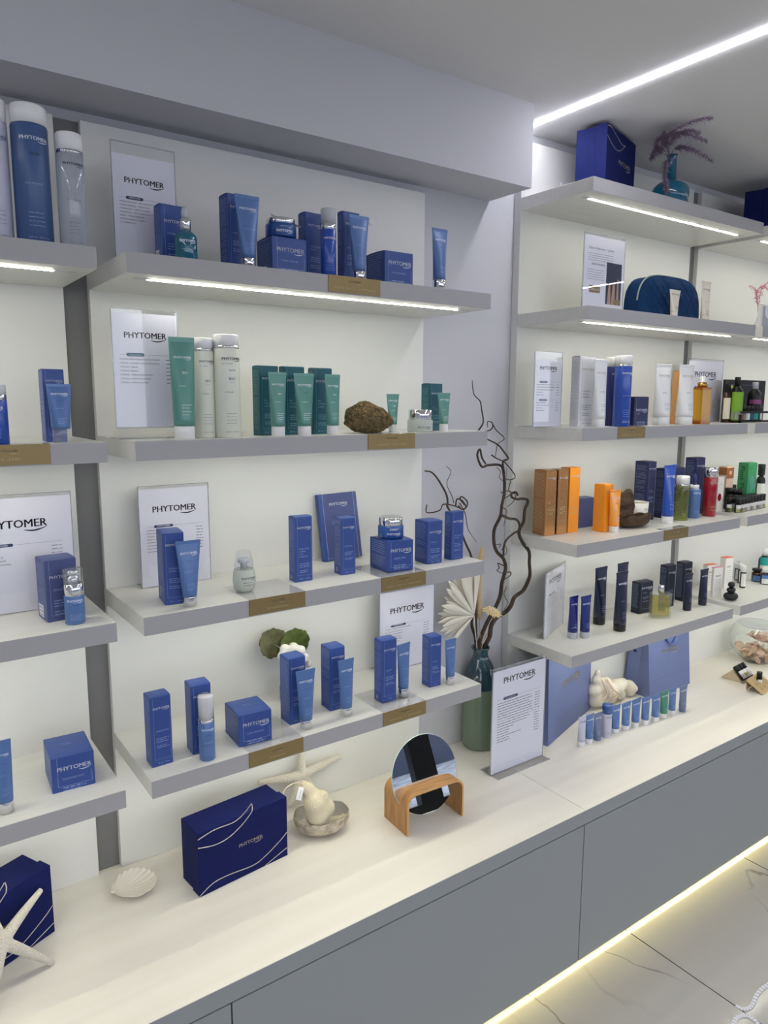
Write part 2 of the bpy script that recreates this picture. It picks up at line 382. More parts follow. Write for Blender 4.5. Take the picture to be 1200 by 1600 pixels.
# ---------------------------------------------------------------- shelf units
def panel(x0, top, label):
    o = thing('back_panel', label, 'wall panel', (x0, SD, ZC), group='white back panels behind the shelves')
    obj('board', MB().box(0, WU, 0, YW - SD - .001, .0003, top - ZC, 'panel_white', .0008), o)
    for x, z in ((.18, top - ZC - .10), (WU - .18, top - ZC - .10)):
        obj('screw_cap', MB().lathe([(.009, 0), (.009, .0012), (.008, .0018)], 'panel_white', 18, T=Matrix.Translation((x, 0, z)) @ Matrix.Rotation(R(90), 4, 'X')), o)
panel(XA, PTB, 'white back panel at the left edge behind the shelves with EYE CARE plaque')
panel(XB, PTB, 'large white back panel under the bulkhead behind the organic skin care shelf')
panel(XC, PTC, 'white back panel right of the twisted branches, below the gift box on top shelf')
panel(XD, PTC, 'white back panel at the right edge behind the small dark bottles')
def shelf(x0, z, label, zsn):
    o = thing('wall_shelf', label, 'shelf', (x0, 0, z), group='thick white wall shelves')
    obj('board', MB().box(0, WU, 0, SD - .0002, -TH, 0, 'laminate', .0008), o)
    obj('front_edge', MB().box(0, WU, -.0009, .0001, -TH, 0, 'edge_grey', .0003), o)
    lc = obj('light_channel', MB().box(.03, WU - .02, .052, .066, -TH - .0006, -TH + .001, 'edge_white'), o)
    obj('light_strip', MB().box(.056, WU - .06, .055, .063, -TH - .0014, -TH + .001, 'led_white'), lc)
SL = {
 XA: [None, 'white shelf at the far left edge, holding tall bottles just under the bulkhead', 'white shelf at the left edge with the EYE CARE plaque on its front',
      'white shelf at the left edge holding a framed price sheet and a short pump bottle', 'lowest white shelf at the left edge, holding a night cream cube carton'],
 XB: [None, 'topmost shelf of the large middle unit, with a lit strip and hydrating plaque', 'shelf of the middle unit with teal tubes and ORGANIC SKIN CARE plaque',
      'shelf of the middle unit holding a leaning blue flat box and a clear drop-shaped bottle', 'lowest shelf of the middle unit with the dark gold SOOTHING plaque'],
 XC: ['top shelf right of the bulkhead, holding a dark blue gift box and teal vase', 'shelf right of the branches holding the quilted blue pouch', 'shelf right of the branches with white tubes and a golden oil bottle',
      'shelf right of the branches holding copper and orange cartons', 'lowest shelf right of the branches, with dark navy tubes and a yellow perfume'],
 XD: ['top shelf at the right edge holding only a second dark blue gift box', 'shelf at the right edge holding pink feather grass and a pale printed box', 'shelf at the right edge holding a black tray of bottles and green spray',
      'shelf at the right edge with the green box and rows of tiny black-capped bottles', 'lowest shelf at the right edge with the black stacked pebbles'],
}
for x0, ls in SL.items():
    for i, l in enumerate(ls):
        if l: shelf(x0, ZS[i], l, i)

# ---------------------------------------------------------------- worktop, cabinets, floor light
for x0, x1, l in ((X0 + .005, KJ - .0008, 'long white worktop left of the seam, carrying the round mirror'), (KJ + .0012, 3.4, 'white worktop right of the seam, carrying the mini tubes and glass bowl')):
    o = tag(obj('worktop', MB().box(x0, x1, YK + .001, YW - .0005, ZC - KT, ZC, 'worktop_white', .0006)), l, 'worktop', 'white worktops')
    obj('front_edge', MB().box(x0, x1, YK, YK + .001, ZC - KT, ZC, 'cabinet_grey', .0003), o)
cj = [-.96, .0714, KJ, 2.165, 3.2]
for i in range(4):
    l = ['grey base cabinet in the bottom left corner, left of the first door gap', 'grey base cabinet with a wide blank door below the round mirror',
         'grey base cabinet with a blank door right of the worktop seam', 'grey base cabinet cut off by the right edge of the picture'][i]
    o = thing('base_cabinet', l, 'cabinet', (cj[i], YK, .06), group='grey handleless base cabinets')
    wd = cj[i + 1] - cj[i]
    obj('carcass', MB().box(.001, wd - .001, .024, YW - YK - .001, .0, ZC - KT - .0605, 'dark_gap'), o)
    obj('door', MB().box(.0015, wd - .0015, .003, .022, 0, ZC - KT - .0665, 'cabinet_grey', .0008), o)
    obj('plinth', MB().box(.001, wd - .001, .16, .18, -.06, 0, 'panel_white'), o)
tag(obj('floor_light_strip', MB().box(-.95, 3.2, YK + .074, YK + .084, .052, .0598, 'led_floor')), 'warm light strip hidden under the cabinets, glowing on the floor', 'light strip')

# ---------------------------------------------------------------- ceiling lights
tag(obj('linear_ceiling_light', MB().box(1.269, 1.285, -2.9, YBH + .16, ZCE - .004, ZCE - .0002, 'led_ceiling')), 'long thin white light line in the ceiling, right of the bulkhead', 'ceiling light', 'light lines in the ceiling')
tag(obj('linear_ceiling_light', MB().box(3.9, 3.916, -2.9, .2, ZCE - .004, ZCE - .0002, 'led_ceiling')), 'light line in the ceiling beyond the right edge of the picture', 'ceiling light', 'light lines in the ceiling')
tag(obj('linear_ceiling_light', MB().box(-1.2, -1.184, -2.9, .05, ZCE - .004, ZCE - .0002, 'led_ceiling')), 'light line in the ceiling beyond the left edge of the picture', 'ceiling light', 'light lines in the ceiling')
def smooth_path(p, k=4):
    out = []; p = [Vector(q) for q in p]
    for i in range(len(p) - 1):
        a, b_, c_, d = p[max(i - 1, 0)], p[i], p[i + 1], p[min(i + 2, len(p) - 1)]
        for j in range(k):
            t = j / k; out.append(.5 * ((2 * b_) + (c_ - a) * t + (2 * a - 5 * b_ + 4 * c_ - d) * t * t + (3 * b_ - 3 * c_ + d - a) * t ** 3))
    out.append(p[-1]); return out
pp = [(1143, 1608), (1146, 1602), (1150, 1592), (1158, 1588), (1168, 1588), (1178, 1594), (1190, 1604), (1208, 1604), (1226, 1588), (1232, 1560), (1226, 1538), (1212, 1533), (1200, 1539), (1190, 1546), (1182, 1556), (1177, 1568), (1170, 1576), (1160, 1577), (1150, 1572)]
lp = smooth_path([on_z(x, y, .0006) for x, y in pp], 5); b = MB(); n = len(lp)
for i in range(n - 1):
    t = (lp[i + 1] - lp[i]).normalized(); t2 = (lp[min(i + 2, n - 1)] - lp[i]).normalized(); s1 = Vector((-t.y, t.x, 0)) * .0055; s2 = Vector((-t2.y, t2.x, 0)) * .0055; h = Vector((0, 0, .0022))
    a_, c_ = lp[i], lp[i + 1]
    b.add([a_ - s1, a_ + s1, c_ + s2, c_ - s2, a_ - s1 + h, a_ + s1 + h, c_ + s2 + h, c_ - s2 + h], [(4, 5, 6, 7), (0, 4, 7, 3), (1, 2, 6, 5)], 'white_plastic' if i % 2 else 'lilac_plastic')
tag(obj('flexible_light_strip', b), 'curled white flexible strip lying on the floor in the bottom right corner', 'light strip')

# ================================================================ PRODUCT KINDS
def flatmap(y, eps=.00025): return lambda a, b: (a, y - eps, b)
def leftmap(x, yc, eps=.00025): return lambda a, b: (x - eps, yc - a, b)
def topmap(z, eps=.00025): return lambda a, b: (a, b, z + eps)
def text_block(b, mp, x0, z0, wd, lines, h, m='print_blue', m1='print_white', gap=1.9):
    z = z0
    for i, t in enumerate(lines):
        if t is None: b.words(m, mp, x0, z, wd * rng.uniform(.75, 1), h * .62); z -= h * 1.25
        elif t == '': z -= h * 1.4
        else:
            mm = m1 if i == 0 else m
            vs, fs, tw = text_shape(t); k = min(h / .73, wd / tw)
            b.text(t, mm, mp, x0, z, cap=k * .73); z -= h * gap
def carton(P, wd, dp, ht, rz, label, col='blue_carton', name='', foot='', group=None, ink='print_white', ink2='print_blue', logo=.8, side='print', frame=True, squat=False, kind='carton', mark=False, seal=None, code=False, cat='box', blank=False):
    """folding carton: P is the front-left bottom corner"""
    o = thing(kind, label, cat, P, rz, group); b = MB(); y = 0
    b.box(0, wd, 0, dp, 0, ht, col, min(.0009, wd * .03)); mp = flatmap(0)
    s = wd
    if not blank:
        lz = ht - (wd * .36 if squat else wd * .62)
        b.logo(ink, mp, wd * .53, lz, wd * logo)
        fx0, fx1, fz = wd * .14, wd * .93, ht * (.15 if squat else .1)
        t = wd * .008
        if frame:
            b.vbar(ink2, mp, fx0, fz, ht * .985, t); b.bar(ink2, mp, fx0, fx1, fz, t); b.vbar(ink2, mp, fx1, fz, lz - wd * .12, t)
        h = wd * .062
        if squat: text_block(b, mp, wd * .25, lz - wd * .24, wd * .5, [name, '', None, None, '', None], h, ink2, ink2)
        else: text_block(b, mp, wd * .24, ht * .5, wd * .62, name.split('|') + ['', '', None, None, None, '', None, None], h * 1.15, ink2, ink2)
        if foot: b.text(foot, ink2, mp, wd * .55, fz * .38, cap=min(fz * .42, wd * .075), align='c')
    lm = leftmap(0, dp)
    if side == 'print':
        z = ht * .95
        while z > ht * (.16 if mark or code else .1):
            if rng.random() < .9: b.words(ink2, lm, dp * .12, z, dp * rng.uniform(.6, .78), dp * .022)
            z -= dp * (.062 if squat else .07)
    if mark:
        q = dp * .16
        for a in (0, 1): b.vbar(ink, lm, dp * .3 + a * q, dp * .18, dp * .18 + q * 1.5, q * .12); b.bar(ink, lm, dp * .3, dp * .3 + q, dp * .18 + a * q * 1.5, q * .12)
        b.disc(ink, lm, dp * .3 + q / 2, dp * .18 + q * .75, q * .2, 8)
    if code:
        b.rect('paper', lm, dp * .12, dp * .62, ht * .04, ht * .24)
        for k in range(3): b.bar('ink_grey', lm, dp * .17, dp * .57, ht * (.07 + .06 * k), ht * .018)
    obj('body', b, o)
    f = MB(); f.box(.0006, wd - .0006, .0002, dp - .0006, ht - .0002, ht + .0005, col, .0002)
    f.grid(lambda u, v: (wd * (.012 + .976 * u), dp * (.012 + .976 * v), ht + .0005 + min(.0018, wd * .03) * (math.sin(math.pi * min(1, v * 1.02)) ** .5 if 0 < v < .98 else 0)), 2, 8, col)
    if not blank:
        zt = ht + .0008 + min(.0018, wd * .03)
        f.bar(ink2, topmap(zt), wd * .38, wd * .62, dp * .5, wd * .012)
        if squat: f.bar(ink2, topmap(zt), wd * .30, wd * .56, dp * .56, wd * .01)
    obj('top_flap', f, o)
    return o
def tube_rings(w1, d0, z0, z1, n=28, crimp=.0009, k=.85):
    rings = []
    for i in range(13):
        t = i / 12; a = (d0 / 2) * (1 - t) + (w1 / 2) * t; bb = max(crimp, d0 / 2 * (1 - t ** 1.25) ** k)
        rings.append([(a * math.cos(2 * math.pi * j / n), bb * math.sin(2 * math.pi * j / n), z0 + (z1 - z0) * t) for j in range(n)])
    return rings
def tube(P, w1, ht, capd, caph, rz, label, col='blue_tube', cap='chrome', ink='print_white', ink2='print_blue', name='', tester=True, logo=True, group=None, capshape='round', lean=0, bio=False, wave=False, cat='tube'):
    """squeeze tube standing on its cap: P is the centre of the cap's base"""
    o = thing('squeeze_tube', label, cat, P, rz, group, lean); d0 = capd * 1.04; b = MB()
    zc = ht * .955
    b.loft(tube_rings(w1, d0, caph, zc), col, True, True, False)
    b.box(-w1 / 2, w1 / 2, -.0011, .0011, zc - .0005, ht, col, .0004)
    H = zc - caph
    def mp(a, z):
        t = max(0, min(1, (z - caph) / H)); aa = (d0 / 2) * (1 - t) + (w1 / 2) * t; bb = max(.0009, d0 / 2 * (1 - t ** 1.25) ** .85)
        q = max(-.999, min(.999, a / aa)); return (a, -bb * math.sqrt(1 - q * q) - .0003, z)
    if logo:
        b.logo(ink, mp, 0, caph + H * .80, w1 * .68)
        if tester: b.text('TESTER', 'blue_label' if col != 'teal_tube' else 'teal_carton', mp, 0, caph + H * .655, width=w1 * .26, align='c')
        if bio: b.text('BIO', ink2, mp, w1 * .05, caph + H * .62, width=w1 * .2, align='c')
        h = w1 * .05
        if name: b.text(name, ink2, mp, -w1 * .22, caph + H * .47, width=min(w1 * .5, text_shape(name)[2] * h / .73))
        b.bar(ink2, mp, -w1 * .22, w1 * .33, caph + H * .44, h * .12)
        for k, (zz, l) in enumerate(((.25, .42), (.215, .3), (.17, .38), (.135, .25))): b.words(ink2, mp, -w1 * .16, caph + H * zz, w1 * l, h * .55)
    if wave:
        pts = [(-w1 * .35 + w1 * .7 * i / 8, caph + H * (.12 + .04 * math.sin(i * .7))) for i in range(9)]
        for i in range(8): b.poly([pts[i], pts[i + 1], (pts[i + 1][0], pts[i + 1][1] + w1 * .02), (pts[i][0], pts[i][1] + w1 * .02)], ink, mp)
    obj('body', b, o)
    c = MB(); r = capd / 2
    c.lathe([(r * .93, 0), (r, caph * .04), (r, caph * .94), (r * .97, caph)], cap, 28)
    obj('cap', c, o)
    return o
def cyl(r):
    return lambda a, z: (r * math.sin(a / r) * 1.004, -r * math.cos(a / r) * 1.004 - .0002, z)
def pump_bottle(P, d, ht, rz, label, body='blue_tube', zb=.62, zr=.70, capm='frost_plastic', ring='chrome', ink='print_white', name='', tester=True, group=None, pump=None, logo=True):
    """airless pump bottle: body, metal collar, inner pump head and clear over-cap"""
    o = thing('pump_bottle', label, 'bottle', P, rz, group); r = d / 2; b = MB()
    b.lathe([(r * .93, 0), (r, .0015), (r, ht * zb), (r * .96, ht * zb + .001)], body)
    mp = cyl(r)
    if logo:
        b.logo(ink, mp, 0, ht * zb * .80, d * .86)
        if tester: b.text('TESTER', 'ink', mp, 0, ht * zb * .67, width=d * .33, align='c')
        if name: b.text(name, 'print_blue', mp, -d * .25, ht * zb * .47, width=d * .5)
        for k in range(5): b.words('print_blue', mp, -d * .3, ht * zb * (.36 - .05 * k), d * .55, d * .03)
    obj('body', b, o)
    obj('collar', MB().lathe([(r * .97, ht * zb), (r, ht * zb + .0005), (r, ht * zr), (r * .95, ht * zr + .0005)], ring), o)
    q = MB(); pm = pump or 'white_plastic'
    q.lathe([(r * .6, ht * zr), (r * .6, ht * (zr + (1 - zr) * .45)), (r * .42, ht * (zr + (1 - zr) * .5)), (r * .42, ht * (zr + (1 - zr) * .62)), (r * .62, ht * (zr + (1 - zr) * .64)), (r * .62, ht * (zr + (1 - zr) * .86)), (r * .5, ht * (zr + (1 - zr) * .88))], pm)
    q.tube([(0, -r * .5, ht * (zr + (1 - zr) * .76)), (0, -r * .8, ht * (zr + (1 - zr) * .76))], r * .16, pm)
    obj('pump', q, o)
    if capm: obj('cap', MB().lathe([(r * .97, ht * zr + .0008), (r * .97, ht * .985), (r * .9, ht)], capm), o)
    return o
def bottle(P, d, ht, rz, label, body, cap, zc, neck=None, ink='ink_grey', logo=True, name='', tester=None, shape=None, group=None, footer='', kind='bottle', bio=False, sy=1, ink2=None, capd=None, topround=.0, band=None):
    o = thing(kind, label, 'bottle', P, rz, group); r = d / 2; b = MB(); zt = ht * zc
    prof = shape or [(r * .94, 0), (r, .002), (r, zt - .003), (r * .97, zt)]
    b.lathe(prof, body, 30, sy=sy)
    def mp(a, z): q = max(-.99, min(.99, a / r)); return (a, -sy * r * math.sqrt(1 - q * q) * 1.004 - .0003, z)
    ink2 = ink2 or ink
    if logo:
        b.logo(ink, mp, d * .06, zt * .86, d * .74)
        if tester: b.text('TESTER', 'ink' if tester is True else tester, mp, d * .05, zt * .74, width=d * .27, align='c')
        if bio:
            b.text('BIO . ORGANIC', ink2, mp, -d * .3, zt * .815, width=d * .38); b.text('BIO', ink2, mp, d * .05, zt * .64, width=d * .25, align='c'); b.bar(ink2, mp, -d * .05, d * .12, zt * .615, d * .008)
        if name: b.text(name, ink2, mp, -d * .24, zt * .5, width=min(d * .5, .06 * d / .73 * text_shape(name)[2])); b.bar(ink2, mp, -d * .24, d * .42, zt * .475, d * .006)
        for k in (0, 1, 2, 3): b.words(ink2, mp, -d * .2, zt * (.27 - .035 * k), d * .42, d * .026)
        if footer: b.text(footer, ink2, mp, d * .04, zt * .06, width=d * .55, align='c')
    if band:
        for m_, z0, z1 in band:
            b.add([mp(r * .97 * math.sin(-1.45 + 2.9 * i / 14), z0 * zt + (z1 - z0) * zt * j) for j in (0, 1) for i in range(15)], [(i, i + 1, i + 16, i + 15) for i in range(14)], m_, True)
    obj('body', b, o)
    rc = (capd or d * .98) / 2
    obj('cap', MB().lathe([(rc, zt + .0005), (rc, ht - rc * .12), (rc * .93, ht - rc * .03), (rc * .6, ht)], cap, 30, sy=sy), o)
    if neck: obj('collar', MB().lathe([(rc * 1.0, zt - .002), (rc * 1.02, zt - .002), (rc * 1.02, zt + .0035), (rc, zt + .0035)], neck, 30, sy=sy), o)
    return o
def jar(P, d, ht, rz, label, body='jar_blue', lid='chrome', zl=.56, ink='print_white', group=None, name=''):
    o = thing('cream_jar', label, 'jar', P, rz, group); r = d / 2; b = MB()
    b.lathe([(r * .93, 0), (r, .003), (r, ht * zl - .002), (r * .96, ht * zl)], body, 36)
    mp = cyl(r); b.logo(ink, mp, 0, ht * zl * .32, d * .55)
    if name: b.text(name, ink, mp, 0, ht * zl * .7, width=d * .32, align='c')
    obj('body', b, o)
    obj('lid', MB().lathe([(r * .9, ht * zl + .0003), (r * .92, ht * zl + .001), (r * .92, ht - .001), (r * .88, ht)], lid, 36), o)
    return o
def sign(P, wd, ht, rz, label, rows, foot='L', lean=0, pills=((.63, 'pill_navy', 'INGRIJIRE'),), top=.06, lw=.62, lz=.80, gap=.028, content=None, zfoot=0, footd=.06):
    """price sheet in a clear acrylic holder: P is the front-left bottom corner"""
    o = thing('sign_holder', label, 'sign', P, rz, 'acrylic price sign holders', lean)
    a = MB(); z0 = zfoot
    if P[2] > ZC + .1 and foot == 'L': footd = max(.012, min(footd, SD - .006 - P[1] - wd * abs(math.sin(rz))))
    a.box(0, wd, 0, .0016, z0, ht, 'acrylic'); a.box(0, wd, .0026, .0042, z0, ht, 'acrylic')
    for x in (0, wd - .0008): a.box(x, x + .0008, -.0002, .0044, z0, ht, 'acrylic_edge')
    a.box(0, wd, -.0002, .0044, ht - .0008, ht, 'acrylic_edge')
    if foot == 'L': a.box(-.0, wd, .0042, footd, 0, .002, 'acrylic'); a.box(0, wd, footd - .0012, footd, 0, .0022, 'acrylic_edge')
    if foot == 'T': a.box(0, wd, -.03, footd, 0, .003, 'acrylic', .0008); a.box(0, wd, -.03, -.0285, 0, .0032, 'acrylic_edge'); a.box(0, wd, footd - .0015, footd, 0, .0032, 'acrylic_edge')
    if foot == 'A':                                   # folded wedge foot raising the sheet
        a.add([(0, 0, z0), (wd, 0, z0), (wd, -.018, 0), (0, -.018, 0)], [(0, 1, 2, 3)], 'acrylic'); a.add([(0, .003, z0), (wd, .003, z0), (wd, .05, 0), (0, .05, 0)], [(0, 1, 2, 3)], 'acrylic'); a.tube([(0, -.018, .0012), (wd, -.018, .0012)], .0014, 'acrylic_edge', 6); a.tube([(0, .0015, z0), (wd, .0015, z0)], .0014, 'acrylic_edge', 6)
        a.box(0, wd, -.0185, .05, 0, .0016, 'acrylic')
    obj('acrylic_holder', a, o)
    p = MB(); p.box(.0015, wd - .0015, .0018, .0024, z0 + .0015, ht - .003 - (ht * top * .3), 'paper'); mp = flatmap(.0018, .0002)
    if content: content(p, mp, wd, ht)
    else:
        zr = z0 + (ht - z0) * lz; p.logo('ink', mp, wd * .5, zr, wd * lw); k = 0
        for zp, pm, pt in pills:
            z = z0 + (ht - z0) * zp; p.bar('ink_grey', mp, wd * .1, wd * .9, z, ht * .0016)
            n = 10; L0, L1, hh = wd * .2, wd * .47, ht * .013
            p.poly([(L0 + hh - hh * math.sin(math.pi * i / n), z - .00001 + hh * math.cos(math.pi * i / n)) for i in range(n + 1)] + [(L1 - hh + hh * math.sin(math.pi * i / n), z - hh * math.cos(math.pi * i / n)) for i in range(n + 1)], pm, lambda a, b: (a, .0018 - .0004, b))
            p.text(pt, 'paper', lambda a, b: (a, .0018 - .0006, b), (L0 + L1) / 2, z - hh * .42, width=(L1 - L0) * .66, align='c')
            z -= ht * .036
            rr = rows[k] if isinstance(rows[0], (list, tuple)) else rows; k += 1
            for t in rr:
                if isinstance(t, str): p.text(t, 'ink', mp, wd * .1, z - ht * .005, width=min(wd * .6, ht * .0125 / .73 * text_shape(t)[2]))
                else: p.words('ink', mp, wd * .1, z, wd * t, ht * .009)
                p.words('ink', mp, wd * .80, z, wd * .1, ht * .009)
                z -= ht * gap
    obj('paper_sheet', p, o)
    return o
def plaque(xl, zs, label, wd=.1352, title='', clear=False, base=False, x0=None, ht=.0345, glare=False, dep=.135):
    """gold shelf plaque hanging over the shelf's front edge"""
    x = on_y(xl, 0, 0).x if x0 is None else x0
    o = thing('shelf_plaque', label, 'shelf label', (x, 0, zs), 0, 'gold shelf plaques')
    b = MB(); b.box(0, wd, -.0028, -.0008, -ht, .0006, 'gold_plaque', .0003); mp = flatmap(-.0028)
    b.logo('print_pale', mp, wd / 2, -ht * .36, wd * .24)
    if title:
        s = ' '.join(title.replace(' ', '  ')); tw = text_shape(s)[2]
        b.text(s, 'print_pale', mp, wd / 2, -ht * .76, width=min(wd * .78, tw * ht * .115 / .73), align='c')
    obj('gold_plate', b, o)
    if base: obj('clear_base', MB().box(0, wd, -.0006, dep, .0001, .0012, 'acrylic', .0003), o)
    else: obj('clear_base', MB().box(0, wd, -.0006, .03, .0001, .0010, 'clear_plastic', .0003), o)
    return o

# ---------------------------------------------------------------- placing by measured corners
def corner_box(z, bl, br, yt, xs=None, dp=None, Y=None, yaw=None):
    """front bottom corners -> position, width, depth, height, turn"""
    if Y is None: P = on_z(bl[0], bl[1], z)
    else:
        e = Vector((0, Y, z)); P = e + Vector((solve_x(bl[0], e, Vector((1, 0, 0))), 0, 0))
    if yaw is None:
        Q = on_z(br[0], br[1], z); yaw = math.atan2(Q.y - P.y, Q.x - P.x)
    else: yaw = R(yaw)
    u = Vector((math.cos(yaw), math.sin(yaw), 0)); v = Vector((-u.y, u.x, 0))
    xr = br[0] if isinstance(br, (tuple, list)) else br
    wd = solve_x(xr, P, u); ht = solve_y(yt, P, ZH)
    d = solve_x(xs, P, v) if xs is not None else (dp if dp else wd)
    return P, wd, d, ht, yaw
def cbox(z, bl, br, yt, label, xs=None, dp=None, Y=None, yaw=None, **k):
    P, wd, d, ht, yw = corner_box(z, bl, br, yt, xs, dp, Y, yaw)
    if wd < .01 or wd > .4 or d < .005 or d > .3 or ht < .01: print('CHECK', label, round(wd, 3), round(d, 3), round(ht, 3), round(math.degrees(yw)))
    if P.y + d > SD: d = max(.02, SD - P.y - .003)
    return carton(P, wd, d, ht, yw, label, **k)
def base_pt(z, xc, yb, r, Y=None):
    if Y is None:
        P = on_z(xc, yb, z); v = Vector((P.x - CAM.x, P.y - CAM.y, 0)).normalized(); return P + v * r
    e = Vector((0, Y, z)); return e + Vector((solve_x(xc, e, Vector((1, 0, 0))), 0, 0))
def ctube(z, xc, yb, wl, wr, yt, capw, label, caph=.17, Y=None, yaw=0, **k):
    P = base_pt(z, xc, yb, 0, Y); dep = (P - CAM).dot(FW); capd = capw * dep / FP
    P = base_pt(z, xc, yb, capd / 2, Y); ht = solve_y(yt, P, ZH)
    u = Vector((math.cos(R(yaw)), math.sin(R(yaw)), 0)); T = P + ZH * ht; w1 = solve_x(wr, T, u) - solve_x(wl, T, u)
    if w1 < .008 or w1 > .09 or ht < .02 or ht > .3: print('CHECK', label, w1, ht)
    return tube(P, w1, ht, capd, ht * caph, R(yaw), label, **k)
def round_dims(z, xc, yb, wpx, yt, Y=None):
    P = base_pt(z, xc, yb, 0, Y); d = wpx * (P - CAM).dot(FW) / FP
    P = base_pt(z, xc, yb, d / 2, Y); d = wpx * (P - CAM).dot(FW) / FP
    return P, d, solve_y(yt, P, ZH)
def face_cam(P): return -math.atan2(P.x - CAM.x, P.y - CAM.y)

# ================================================================ LEFT EDGE UNIT
S0, S1, S2, S3, S4 = ZS
GC, GT = 'blue product cartons on the shelves', 'squeeze tubes on the shelves'
def rbottle(z, xc, yb, wpx, yt, label, Y=None, turn=.35, **k):
    P, d, ht = round_dims(z, xc, yb, wpx, yt, Y); return bottle(P, d, ht, face_cam(P) * turn, label, **k)
rbottle(S1, 0, 0, 43, 155, 'tall lilac-white bottle cut off by the left edge of the picture', Y=.085, body='lilac_plastic', cap='white_plastic', zc=.84, ink='blue_label', name='MARINE', footer='250 ml - 8.4 fl.oz')
rbottle(S1, 57, 0, 53, 167, 'tall blue bottle with a frosted white cap on the top left shelf', Y=.075, body='blue_label', cap='white_plastic', zc=.86, ink='print_white', ink2='print_blue', tester=True, name='EAU MARINE', footer='250 ml - 8.4 fl.oz')
rbottle(S1, 117, 0, 40, 210, 'clear micellar bottle with white cap at the end of the top left shelf', Y=.06, body='micellar', cap='white_plastic', zc=.83, neck='chrome', ink='ink', ink2='ink_grey', name='EAU MICELLAIRE', footer='150 ml - 5.0 fl.oz')
P, d, ht = round_dims(S2, -3, 0, 34, 601, .04)
pump_bottle(P, d, ht, -.3, 'royal blue pump bottle cut by the left edge beside EYE CARE plaque', body='royal_blue', zb=.74, zr=.97 - .14, name='OMER', tester=False)
cbox(S2, (73, 0), 106, 577, 'slim blue carton right of the EYE CARE plaque', Y=.055, yaw=-4, xs=66.5, dp=.03, name='CONTOUR|YEUX', foot='15 ml', group=GC)
ctube(S2, 97, 0, 73.3, 112, 600, 26, 'small wide blue tube with a clear cap above the EYE CARE plaque end', caph=.24, Y=.028, yaw=-3, cap='clear_plastic', name='CONTOUR', group=GT)
plaque(-.0, S2, 'gold plaque reading EYE CARE at the left edge', title='EYE CARE', x0=on_y(78.5, 710, 0).x - .1352)
# framed sheet and products of the third shelf
P = on_z(121, 938, S3); P.y = .175
P = Vector((on_y(121, 940, .175).x, .175, S3)); ht = solve_y(767, P, ZH)
sign(P - Vector((.21, 0, 0)), .21, ht, 0, 'price sheet cut by the left edge, behind a boxed short pump bottle', ['SUPREME SERUM', 'MASCA', 'SUPREME CREAM - CREMA DE ZI', 'RICH CREAM - CREMA DE NOAPTE', 'NIGHT SUR PLACE - SUB FORTEZ NOAI'], pills=((.58, 'pill_navy', 'ANTI-IMBATRANIRE'),), lz=.72, lw=.55, gap=.031)
cbox(S3, (75, 973.4), (124, 964.5), 877.8, 'wide blue carton with gold base band beside a short pump bottle', xs=61, col='blue_carton_dim', name='PIONNIERE', code=True, group=GC)
P, d, ht = round_dims(S3, 118.5, 976.6, 30, 888)
pump_bottle(P, d, ht, face_cam(P) * .5, 'short glittery blue pump bottle with chrome collar on the left edge shelf', body='blue_tube', zb=.52, zr=.73, pump='chrome', capm='clear_plastic')
# fourth shelf
cbox(S4, (-22, 1173), (14, 1165), 1130, 'blue carton cut by the left edge behind a tube', dp=.04, name='JEUNESSE', group=GC)
ctube(S4, 10.5, 1273.5, -8, 23, 1157, 22, 'blue tube with chrome cap cut by the left edge', name='YOUTH', caph=.16, group=GT)
cbox(S4, (82.5, 1241.4), (149.4, 1224), 1188, 'blue cube carton alone on the lowest left shelf', xs=71, squat=True, name='RECHARGE NUIT', foot='50 ml - 1.6 fl.oz', group=GC)

# ================================================================ MIDDLE UNIT, TOP SHELF
e = Vector((0, .15, S1)); P = e + Vector((solve_x(185, e, Vector((1, 0, 0))), 0, 0))
# its visible corners give the size
wd = on_y(278.3, 255, .15).x - on_y(177.3, 218, .15).x; ht = on_y(180, 218.3, .15).z - S1
P.x = on_y(180.5, 390, .15).x
sign(P, wd, ht, 0, 'price sheet on the top middle shelf behind a dropper bottle', ['HYDRACONTINUE - GEL HIDRATANT', 'HYDRA ORIGINEL - CREMA RICH', 'HYDRASOLID - CREMA CONFORT', 'HYDRAMASC - MASCA HIDRATANTA', 'SERUM - HYDRA ORIGINEL', 'NUTRITIONNELLE - CREMA', 'CC CREME SPF 20'], pills=((.56, 'pill_navy', 'HIDRATARE'),), lz=.68, top=.28)
cbox(S1, (254, 0), 294, 317.7, 'short blue carton behind the teal dropper bottle', Y=.075, yaw=4, xs=243.5, name='HYDRACONT', mark=False, code=True, group=GC)
P, d, ht = round_dims(S1, 291.5, 0, 34, 322.7, .04)
o = thing('dropper_bottle', 'teal glass dropper bottle with a chrome collar, in front of a short carton', 'bottle', P, face_cam(P) * .4); r = d / 2
b = MB(); b.lathe([(r * .92, 0), (r, .003), (r, ht * .42), (r * .93, ht * .47), (r * .7, ht * .525), (r * .42, ht * .55), (r * .42, ht * .56)], 'serum_teal', 32)
mp = cyl(r); b.logo('print_white', mp, 0, ht * .33, d * .78); b.words('print_teal', mp, -d * .3, ht * .25, d * .5, d * .04); b.words('print_teal', mp, -d * .3, ht * .20, d * .5, d * .04)
obj('body', b, o); obj('collar', MB().lathe([(r * .5, ht * .556), (r * .5, ht * .76), (r * .46, ht * .77)], 'chrome', 24), o)
obj('dropper_bulb', MB().lathe([(r * .33, ht * .765), (r * .34, ht * .9), (r * .28, ht * .96), (r * .12, ht)], 'clear_cap_grey', 20), o)
cbox(S1, (358, 0), 388, 301.3, 'tall blue carton left of the row on the top middle shelf', Y=.085, yaw=3, xs=345, name='HYDRACONTINUE', foot='50 ml', group=GC)
